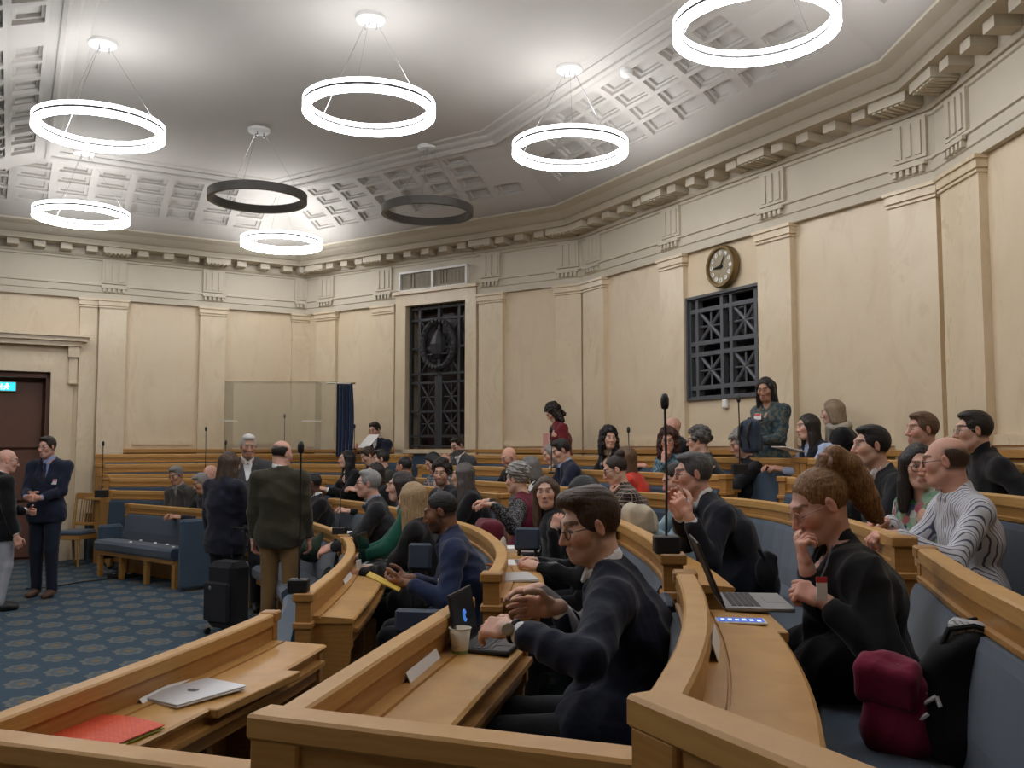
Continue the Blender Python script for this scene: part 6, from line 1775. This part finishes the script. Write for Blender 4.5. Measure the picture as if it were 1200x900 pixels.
sheet(at_z(414, 627, DZ(1)), 10, 0.3, 0.22, 'stack of white papers at the far desk end before the grey haired man', h=0.014, name='paper_stack')
sheet(at_z(423, 641, DZ(1)), 15, 0.28, 0.2, 'open magazine on the desk in front of the green jacket', plain('magazine_tan', (0.52, 0.36, 0.18), 0.5, noise=0.3, nscale=20), 'magazine', 'magazine', 0.004)
sheet(at_d(925, 527, 8.05), 10, 0.24, 0.22, 'white papers on the upper desk before the young woman in black vest', h=0.004, pitch=0.2)
sheet(at_d(432, 517, 13.6), 235, 0.22, 0.30, 'white sheet held up by the man in the top row', pitch=0.7)
sheet(at_d(536, 531, 12.1), 222, 0.2, 0.16, 'black tablet held by the man before the tall iron window', M['black'], 'tablet', 'tablet', 0.004, 0.5)
sheet(at_d(450, 682, 5.2), 182, 0.16, 0.20, 'yellow booklet held by the bearded man in navy blazer', plain('yellow_card', (0.62, 0.42, 0.06), 0.5, noise=0.15), 'booklet', 'booklet', 0.003, -0.45)
sheet(at_d(640, 527, 11.4), 190, 0.30, 0.02, 'pink folder standing on the rail before the burgundy cardigan', plain('pink_card', (0.66, 0.33, 0.30), 0.6), 'folder', 'folder', 0.10)
sheet(at_d(886, 500, 8.25), 212, 0.075, 0.15, 'black phone in the hands of the standing woman in teal', M['black'], 'phone', 'phone', 0.004, 0.5)
# phone beside the grey laptop
P = at_z(868, 730, DZ(3))
root = empty('phone', P + [0, 0, 0.001], math.radians(-8), 'white phone with lit blue screen beside the grey laptop', 'phone')
mb = MB(); mb.box((0, 0, 0.0045), (0.078, 0.038, 0.004), None, 0.003); mb.build('case', M['white'], root)
mb = MB(); mb.box((0.0, 0, 0.0088), (0.070, 0.034, 0.0004)); sc_ = mb.build('screen', emissive('phone_blue', (0.03, 0.10, 0.42), 0.7), root)
mb = MB()
for i in range(6):
    mb.box((-0.055 + 0.022*i, rnd.uniform(-0.012, 0.006), 0.0094), (0.006, rnd.uniform(0.008, 0.016), 0.0002))
o = mb.build('message_lines', emissive('phone_text', (0.6, 0.7, 0.9), 0.8), sc_); o['kind'] = 'stuff'
# paper cup
P = at_z(539, 767, DZ(2))
root = empty('paper_cup', P, 0, 'cream paper cup on the desk beside the black laptop', 'cup')
mb = MB(); mb.lathe([(0.0, 0.001), (0.026, 0.001), (0.027, 0.004), (0.0375, 0.090), (0.0360, 0.090), (0.026, 0.006), (0.0, 0.006)], n=28)
mb.build('cup', plain('cream_card', (0.72, 0.66, 0.52), 0.6), root, True)
mb = MB(); mb.tube([(0.038*math.cos(a), 0.038*math.sin(a), 0.090) for a in np.linspace(0, 2*PI, 29)], 0.0018, 6, cap=False); mb.build('rim', plain('cream_rim', (0.78, 0.74, 0.63), 0.5), root, True)
mb = MB(); mb.lathe([(0.0278, 0.006), (0.0292, 0.016)], n=28); mb.f = mb.f[:28]; mb.m = mb.m[:28]; mb.build('green_band', plain('leaf_green', (0.28, 0.42, 0.16), 0.6), root, True)
mb = MB()
for (x, z, w_) in ((0.0, 0.030, 0.012), (0.003, 0.024, 0.009), (-0.010, 0.036, 0.005), (0.012, 0.033, 0.004)):
    a = -PI/2 - 0.5 + x*30; r = 0.0272 + (z - 0.004) * 0.122 + 0.0006
    mb.box((r*math.cos(a), r*math.sin(a), z), (0.0004, w_*0.5, 0.0018), rotz(a))
mb.build('print', plain('cup_print', (0.35, 0.42, 0.30), 0.6), root)
# wrist watch of the man in navy suit is worn: child of the person
pm_ = PEOPLE['cup_man']; left, S_, E_w, W_, hd_, pn_, c_ = pm_['arms'][0]
ax_ = unit(W_ - E_w); u_ = unit(np.cross(ax_, [0, 0, 1.0])); v_ = np.cross(ax_, u_)
mb = MB(); cW = W_ - ax_ * 0.002
mb.tube([cW + (u_*math.cos(a) + v_*math.sin(a)) * 0.031 for a in np.linspace(0, 2*PI, 25)], 0.0075, 8, cap=False); wt = mb.build('watch', M['black'], pm_['root'], True)
mb = MB(); outw = unit(u_ * (1 if (pm_['R'] @ u_)[1] < 0 else -1) + np.array([0, 0, 0.3])); Rw = np.stack([ax_, np.cross(outw, ax_), outw], 1)
mb.lathe([(0.0, 0.0), (0.019, 0.0), (0.019, 0.009), (0.015, 0.011), (0.0, 0.011)], cW + outw * 0.032, 20, Rw); mb.build('watch_case', plain('watch_steel', (0.32, 0.29, 0.22), 0.3, metal=0.8), wt)
# red lapel badge
p = pm_['front'](0.075, 0.18) + pm_['fw'] * 0.016
mb = MB(); mb.box(p, (0.016, 0.004, 0.024), np.stack([pm_['lw'], pm_['fw'], pm_['up']], 1), 0.003); mb.build('red_pin', plain('red_enamel', (0.55, 0.02, 0.025), 0.5), pm_['root'])

# badge on a lanyard of the woman in the black coat
cw_ = PEOPLE['coat_woman']; pb = cw_['toL'](at_d(963, 690, 2.93)); pn1 = cw_['N']
Rt = cw_['R'].T @ np.stack([[1.0, 0, 0], [0, -1.0, 0], [0, 0, 1.0]], 1)
mb = MB(); mb.box(pb, (0.017, 0.002, 0.036), Rt, 0.001); bd = mb.build('badge', M['paper'], cw_['root'])
mb = MB(); mb.box(pb + [0, 0, 0.028], (0.0172, 0.0024, 0.009), Rt); mb.build('badge_band', cloth((0.55, 0.05, 0.05)), bd)
mb = MB(); mb.tube([pb + [0, 0, 0.036], cw_['toL'](at_d(968, 664, 2.98)), cw_['toL'](at_d(975, 640, 3.08))], 0.003, 5); mb.build('lanyard', cloth((0.05, 0.05, 0.06)), bd)
# --- bags
def solid_thing(name, label, cat, S, vox, mat, amp=0.006, seed=1, parent=None, group=None):
    V, F = S.mesh(vox, folds(seed, amp)); o = np_mesh(name, V, F, mat, parent)
    if parent is None: tag(o, label, cat, group)
    return o
def burgundy_bag():
    P = at_z(1052, 880, FLO[3] + 0.468)
    root = empty('handbag', P, math.radians(-35), 'burgundy quilted bag slumped against the black tote', 'bag')
    m = cloth((0.20, 0.013, 0.045))
    S = Solid(); S.box((0, 0, 0.12), (0.115, 0.055, 0.12), rotx(0.05), 0.05, 0.02); S.ell((0, 0, 0.05), (0.125, 0.075, 0.07), k=0.05)
    solid_thing('bag_body', '', '', S, 0.005, m, 0.010, 3, root)
    S = Solid(); S.box((-0.02, -0.035, 0.205), (0.112, 0.055, 0.065), roty(0.10) @ rotx(0.35), 0.03, 0.02); S.box((0, 0.02, 0.25), (0.08, 0.035, 0.03), roty(0.2), 0.03, 0.04)
    solid_thing('flap', '', '', S, 0.005, m, 0.010, 4, root)
    mb = MB()
    for (dx, dz) in ((0.02, 0.262), (0.085, 0.20)):
        for i in range(9): mb.lathe([(0, -0.002), (0.003, 0), (0, 0.002)], (dx + 0.006*i*0.6, -0.055 + 0.0035*i, dz - 0.002*i), 6)
    mb.build('chain', M['chrome'], root)
    root.scale = (0.74, 0.74, 0.92)
burgundy_bag()
def black_tote():
    P = at_z(1128, 884, FLO[3] + 0.468)
    root = empty('tote_bag', P, math.radians(-28), 'large black tote bag with white lettering on the bench', 'bag')
    S = Solid(); S.box((0.03, 0.0, 0.15), (0.115, 0.07, 0.15), rotx(-0.10), 0.05, 0.02); S.ell((0.0, 0, 0.06), (0.155, 0.10, 0.085), k=0.06); S.ell((-0.07, 0, 0.13), (0.075, 0.07, 0.10), k=0.06); S.ell((0.06, 0.01, 0.305), (0.085, 0.055, 0.04), k=0.05); S.cap((-0.10, -0.04, 0.20), (0.02, -0.05, 0.30), 0.02, 0.025, 0.04)
    V, F = S.mesh(0.006, folds(8, 0.014)); np_mesh('bag_body', V, F, cloth((0.006, 0.006, 0.007)), root)
    # lettering strokes printed on the side facing the aisle
    mb = MB()
    def stroke(a, b, w):
        pts = []
        for t in np.linspace(0, 1, 7):
            x = a[0] + (b[0]-a[0])*t; z = a[1] + (b[1]-a[1])*t
            m_ = (np.abs(V[:, 0] - x) < 0.012) & (np.abs(V[:, 2] - z) < 0.012)
            y = V[m_, 1].min() if m_.any() else -0.09
            pts.append((x, y - 0.001, z))
        mb.tube(pts, w, 6)
    stroke((-0.125, 0.175), (-0.095, 0.205), 0.006); stroke((-0.105, 0.130), (-0.055, 0.165), 0.006); stroke((-0.055, 0.165), (-0.045, 0.140), 0.006); stroke((-0.115, 0.085), (-0.075, 0.120), 0.006)
    mb.build('lettering', M['paper'], root)
    mb = MB()
    for y in (-0.03, 0.05): mb.tube([(-0.04, y, 0.29), (-0.02, y*1.2, 0.335), (0.04, y*1.3, 0.35), (0.12, y, 0.325)], 0.008, 6)
    mb.build('strap', cloth((0.008, 0.008, 0.009)), root)
    mb = MB(); mb.box((0.03, 0.0, 0.335), (0.055, 0.035, 0.02), roty(0.12), 0.012); mb.build('cloth_inside', cloth((0.55, 0.56, 0.58), 'stripe', (0.2, 0.2, 0.22), 2.0), root)
black_tote()
def backpack(P, yaw, label, col, sc=1.0, lay=False, vox=0.007):
    root = empty('backpack', P, math.radians(yaw), label, 'backpack')
    m = cloth(col); Rr = roty(1.25) if lay else np.eye(3)
    T = lambda *p: Rr @ np.array(p, float) * sc + (np.array([0, 0, 0.10 * sc]) if lay else 0)
    S = Solid(); S.box(T(0, 0, 0.21), np.array([0.075, 0.14, 0.21]) * sc, Rr, 0.06 * sc, 0.02); S.ell(T(0.01, 0, 0.33), np.array([0.075, 0.13, 0.11]) * sc, Rr, 0.04)
    V, F = S.mesh(vox, folds(21, 0.006)); np_mesh('bag_body', V, F, m, root)
    S = Solid(); S.box(T(0.085, 0, 0.14), np.array([0.035, 0.115, 0.11]) * sc, Rr, 0.03 * sc, 0.02); V, F = S.mesh(vox, folds(22, 0.005)); np_mesh('front_pocket', V, F, m, root)
    mb = MB(); mb.tube([T(-0.02, -0.03, 0.42), T(-0.02, -0.02, 0.455), T(-0.02, 0.02, 0.455), T(-0.02, 0.03, 0.42)], 0.009 * sc, 6); mb.build('handle', M['black'], root)
    for y in (-0.075, 0.075):
        mb = MB(); mb.tube([T(-0.05, y, 0.40), T(-0.115, y, 0.34), T(-0.13, y, 0.2), T(-0.09, y, 0.06)], [0.022*sc, 0.026*sc, 0.02*sc, 0.008*sc], 8); mb.build('strap', M['black'], root, True)
    return root
backpack(at_d(880, 531, 8.15), 30, 'blue-grey backpack standing on the upper desk below the woman in teal', (0.034, 0.050, 0.080), 0.68)
P = at_z(655, 893, FLO[2] + 0.47); backpack((0.30, 2.12, FLO[2] + 0.47), 200, 'black backpack lying behind the end board next to the man in navy suit', (0.008, 0.009, 0.011), 0.9, True, 0.006)
# dark bag behind the man with clasped hands
S = Solid(); S.ell((0, 0, 0.10), (0.10, 0.09, 0.12)); S.box((0.02, 0, 0.17), (0.06, 0.06, 0.07), roty(0.3), 0.03, 0.03); S.cap((-0.03, -0.05, 0.2), (-0.08, -0.06, 0.26), 0.015)
o = solid_thing('shoulder_bag', 'dark bag squeezed on the bench behind the man with clasped hands', 'bag', S, 0.007, cloth((0.012, 0.013, 0.016)), 0.010, 31); o.location = tuple(at_d(899, 688, 4.85)); o.scale = (0.6, 0.6, 0.75)
# green bag on the front seat
S = Solid(); S.ell((0, 0, 0.10), (0.20, 0.13, 0.12)); S.ell((0.10, 0.02, 0.17), (0.10, 0.09, 0.11), k=0.05)
P = at_d(372, 657, 8.75)
root = empty('green_bag', P, 0.4, 'olive green bag with grey lining on the front seat below the man in black suit', 'bag')
V, F = S.mesh(0.008, folds(41, 0.014)); np_mesh('bag_body', V, F, cloth((0.030, 0.050, 0.030)), root)
S = Solid(); S.ell((0.13, 0.0, 0.22), (0.09, 0.07, 0.09)); V, F = S.mesh(0.008, folds(42, 0.012)); np_mesh('lining', V, F, cloth((0.30, 0.33, 0.33)), root)
# rolling suitcase
P = at_z(267, 743, 0.0)
root = empty('suitcase', P, math.radians(60), 'black rolling suitcase standing beside the man in olive jacket', 'suitcase')
mb = MB(); mb.box((0, 0, 0.35), (0.12, 0.17, 0.29), None, 0.05); mb.build('case', cloth((0.010, 0.011, 0.014)), root)
mb = MB(); mb.box((-0.14, 0, 0.30), (0.02, 0.15, 0.17), None, 0.015); mb.build('front_pocket', cloth((0.012, 0.013, 0.017)), root)
mb = MB()
for y in (-0.08, 0.08): mb.tube([(0.10, y, 0.65), (0.10, y, 0.92)], 0.008, 6)
mb.tube([(0.10, -0.085, 0.92), (0.10, 0.085, 0.92)], 0.012, 6); mb.build('pull_handle', M['black'], root)
for x in (-0.1, 0.1):
    for y in (-0.15, 0.15):
        mb = MB(); mb.lathe([(0.03, -0.012), (0.03, 0.012)], (x, y, 0.03), 14, rotx(PI/2)); mb.build('wheel', M['black'], root)
mb = MB(); mb.lathe([(0.0, 0), (0.018, 0.002), (0.0, 0.006)], (-0.162, 0.06, 0.42), 12, roty(-PI/2)); mb.build('metal_tag', M['chrome'], root)
# tissue packet on the curved desk
S = Solid(); S.ell((0, 0, 0.05), (0.035, 0.05, 0.055)); S.ell((0.01, -0.01, 0.11), (0.02, 0.03, 0.04), k=0.03)
o = solid_thing('plastic_bag', 'crumpled pale plastic bag on the curved desk before the woman with hand at neck', 'bag', S, 0.006, cloth((0.55, 0.50, 0.40)), 0.016, 51); o.location = tuple(at_z(588, 655, DZ(2)))
# coats laid on rails
def draped(px, D, yaw, label, col, w=0.35, k=3, seed=61):
    S = Solid(); S.box((0, 0, -0.02), (0.09, w/2, 0.10), None, 0.05, 0.04); S.ell((0.05, 0.03, -0.07), (0.09, w*0.45, 0.11), k=0.05); S.ell((-0.04, 0, 0.02), (0.07, w*0.42, 0.06), k=0.05)
    o = solid_thing('coat', label, 'coat', S, 0.008, cloth(col), 0.020, seed); o.location = tuple(at_d(px[0], px[1], D)); o.rotation_euler = (0, 0, math.radians(yaw))
draped((748, 606), 6.3, 0, 'beige coat bundled on the desk in front of the woman with the brown bun', (0.46, 0.40, 0.30), 0.30)
draped((574, 622), 7.0, 10, 'maroon and black coat over the bench beside the burgundy vest', (0.11, 0.012, 0.025), 0.36, seed=66)
# blue folding seat backs
def seat_back(px, D, yaw, label, w=0.40, h=0.30):
    root = empty('folding_seat', at_d(px[0], px[1], D), math.radians(yaw), label, 'seat', 'dark blue folding seats')
    mb = MB(); mb.box((0, 0, h/2), (0.025, w/2, h/2), roty(0.12), 0.015); mb.build('back_pad', M['blue_dark'], root)
    mb = MB()
    for y in (-w/2 + 0.03, w/2 - 0.03): mb.tube([(0, y, 0.02), (-0.02, y, -0.22)], 0.012, 6)
    mb.build('bracket', M['black'], root)
seat_back((492, 668), 5.95, 82, 'dark blue seat back between the blonde woman and the navy blazer', 0.15, 0.17)
seat_back((618, 645), 6.15, 82, 'dark blue seat back behind the heap of papers', 0.17, 0.15)
seat_back((779, 770), 3.45, -5, 'dark blue seat back behind the man in navy suit', 0.22, 0.22)
seat_back((492, 742), 4.75, 82, 'dark blue seat beside the knees of the navy blazer', 0.26, 0.12)

# --- wooden chair and side desk by the door
def chair(px, yaw, label):
    P = at_z(px[0], px[1], 0.0)
    root = empty('wooden_chair', P, math.radians(yaw), label, 'chair', 'oak chairs by the side wall')
    mb = MB(); mb.box((0.02, 0, 0.455), (0.22, 0.22, 0.035), None, 0.03); mb.build('seat', M['blue'], root)
    mb = MB(); mb.box((0.02, 0, 0.40), (0.21, 0.215, 0.03), None, 0.005); mb.build('seat_frame', M['wood'], root)
    for y in (-0.19, 0.19):
        mb = MB(); mb.tube([(0.19, y, 0.40), (0.20, y, 0.2), (0.20, y, 0.0)], [0.022, 0.02, 0.014], 8); mb.build('leg', M['wood'], root)
        mb = MB(); mb.tube([(-0.18, y, 0.40), (-0.20, y, 0.2), (-0.23, y, 0.0)], [0.022, 0.02, 0.015], 8); mb.build('leg', M['wood'], root)
        mb = MB(); mb.tube([(-0.18, y, 0.40), (-0.21, y, 0.7), (-0.25, y, 0.98)], [0.022, 0.022, 0.018], 8); mb.build('back_post', M['wood'], root)
    mb = MB(); mb.box((-0.247, 0, 0.95), (0.016, 0.19, 0.045), roty(-0.14), 0.008); mb.build('top_rail', M['wood'], root)
    mb = MB(); mb.box((-0.195, 0, 0.56), (0.014, 0.17, 0.022), roty(-0.1), 0.005); mb.build('lower_rail', M['wood'], root)
    for k in range(6):
        y = -0.10 + 0.04*k
        mb = MB(); mb.tube([(-0.197, y, 0.57), (-0.243, y, 0.92)], 0.009, 6); mb.build('back_slat', M['wood'], root)
chair((88, 662), 258, 'light oak slat-back chair with blue seat in front of the small side desk')
chair((60, 655), 262, 'light oak slat-back chair mostly hidden behind the man at the door')
def side_desk():
    P = at_z(112, 664, 0.0)
    root = empty('side_desk', P, math.radians(-28), 'small oak side desk with bracketed end behind the wooden chair', 'desk')
    mb = MB(); mb.box((-0.1, 0.30, 0.92), (0.34, 0.18, 0.02), None, 0.006); mb.build('desktop', M['wood_rail'], root)
    mb = MB(); mb.box((-0.06, 0.34, 0.45), (0.26, 0.14, 0.45), None, 0.004); mb.build('body', M['wood'], root)
    mb = MB(); out = [(0.20, 0.84), (0.42, 0.84), (0.40, 0.78), (0.33, 0.74), (0.26, 0.62), (0.24, 0.50), (0.20, 0.45)]
    n = len(out); mb.add([(x, 0.28, z) for x, z in out] + [(x, 0.40, z) for x, z in out], [tuple(range(n)), tuple(range(n, 2*n))[::-1]] + [(i, i + n, (i+1) % n + n, (i+1) % n) for i in range(n)])
    mb.build('bracket', M['wood'], root)
side_desk()
# arm panels at the end of the front bench
for key, t, lab in (((4, 1), 8.62, ''),):
    br = [o for o in bpy.data.objects if o.name.startswith('bench') and o.parent is None and str(o.get('label', '')).startswith('blue bench fixed to the first desk row, in the far block')][0]
    pl = np.array(br.location)
    for t in (8.48, 10.60):
        n, d = row_n(1, t); c = row_pt(1, t) - n * (0.32 if t < 9 else 0.24); R = np.array([[n[0], d[0], 0], [n[1], d[1], 0], [0, 0, 1.0]])
        mb = MB(); mb.box((c[0], c[1], 0.42), (0.21 if t < 9 else 0.16, 0.05, 0.40 if t < 9 else 0.22), R, 0.03); mb.v = [tuple(np.array(p) - pl) for p in mb.v]; mb.build('arm_panel', M['blue'], br)
    br['label'] = 'long blue front bench scattered with scraps, next to the wooden chair'
# scraps lying on that bench
for i, px in enumerate(((153, 636), (165, 634), (182, 637), (196, 639), (203, 642), (214, 642))):
    mb = MB(); mb.lathe([(0.0, 0.0), (0.022, 0.003), (0.018, 0.014), (0.0, 0.02)], n=7)
    o = mb.build('paper_scrap', M['paper']); P = at_z(px[0], px[1], 0.475); o.location = tuple(P); tag(o, 'crumpled white scrap lying on the long blue front bench', 'scrap', 'scraps on the front bench')
# cable and floor box
mb = MB(); pts = [at_z(x, y, 0.008) for x, y in ((30, 690), (60, 688), (95, 682), (130, 678), (165, 674))]; mb.tube(pts, 0.009, 6)
tag(mb.build('floor_cable', M['black']), 'black cable running over the blue carpet below the front bench', 'cable')
P = at_z(142, 677, 0.0); root = empty('socket_box', P, 0.1, 'low black socket box on the carpet in front of the blue bench', 'socket box')
mb = MB(); mb.box((0, 0, 0.025), (0.16, 0.05, 0.025), None, 0.008); mb.build('case', M['black'], root)
for k in range(3):
    mb = MB(); mb.lathe([(0.02, 0), (0.02, 0.004)], (-0.09 + 0.09*k, 0, 0.05), 12); mb.build('socket', M['silver'], root)
# --- clear screen with curtain in the corner
def booth():
    dd = 13.45
    a = at_d(264, 447, dd); b = at_d(395, 446, dd); zb = at_d(300, 527, dd)[2]
    root = empty('clear_screen', ((a[0]+b[0])/2, dd, zb), 0, 'large clear plastic screen on the top row in the corner', 'screen')
    m, nt, bs = new_mat('clear_acrylic')
    bs.inputs['Base Color'].default_value = (0.93, 0.95, 0.90, 1); bs.inputs['Roughness'].default_value = 0.03
    tr = N(nt, 'ShaderNodeBsdfTransparent'); tr.inputs[0].default_value = (0.86, 0.85, 0.80, 1)
    mx = N(nt, 'ShaderNodeMixShader'); mx.inputs[0].default_value = 0.10
    nt.links.new(tr.outputs[0], mx.inputs[1]); nt.links.new(bs.outputs[0], mx.inputs[2]); nt.links.new(mx.outputs[0], nt.nodes['Material Output'].inputs['Surface'])
    w = b[0] - a[0]; h = a[2] - zb
    def pane(c, hh, R=None, name='pane'):
        mb = MB(); mb.box(c, hh, R); mb.build(name, m, root)
    pane((0, 0, h/2), (w/2, 0.004, h/2))
    pane((-w/2, 0.20, h/2), (0.004, 0.20, h/2)); pane((w*0.31, 0.20, h/2), (0.004, 0.20, h/2))
    pane((-w*0.1, 0.2, h + 0.002), (w*0.41, 0.2, 0.004), name='top_pane')
    mb = MB()
    for x in (-w*0.47, w*0.28): mb.box((x, -0.004, h*0.42), (0.14, 0.006, 0.006))
    mb.tube([(w*0.40, 0, h - 0.02), (w*0.62, 0.02, h - 0.03)], 0.010, 6)
    mb.build('clamp', plain('clear_edge', (0.75, 0.74, 0.68), 0.3), root)
    # curtain
    c0 = at_d(395, 449, dd + 0.02); c1 = at_d(412, 449, dd + 0.02)
    root2 = empty('curtain', (c0[0], dd + 0.05, zb - 0.1), 0, 'narrow navy curtain hanging at the end of the clear screen', 'curtain')
    mb = MB(); n = 60; P_ = []; W_ = c1[0] - c0[0]; H_ = c0[2] - zb + 0.1
    for z in np.linspace(0, H_, 14):
        fl = 1.0 + 0.12 * math.sin(z * 3)
        for i in range(n):
            t = i / (n-1); P_.append((W_*t*fl, 0.035*math.sin(t*2*PI*4.5) * (0.6 + 0.4*z/H_), z))
    fs = []
    for r in range(13):
        for i in range(n-1): fs.append((r*n+i, r*n+i+1, (r+1)*n+i+1, (r+1)*n+i))
    mb.add(P_, fs); o = mb.build('cloth', M['curtain'], root2, True); sm_ = o.modifiers.new('thick', 'SOLIDIFY'); sm_.thickness = 0.012
    mb = MB(); mb.tube([(-0.15, 0, H_), (W_ + 0.05, 0, H_)], 0.012, 8); mb.build('rod', M['brass'], root2)
booth()
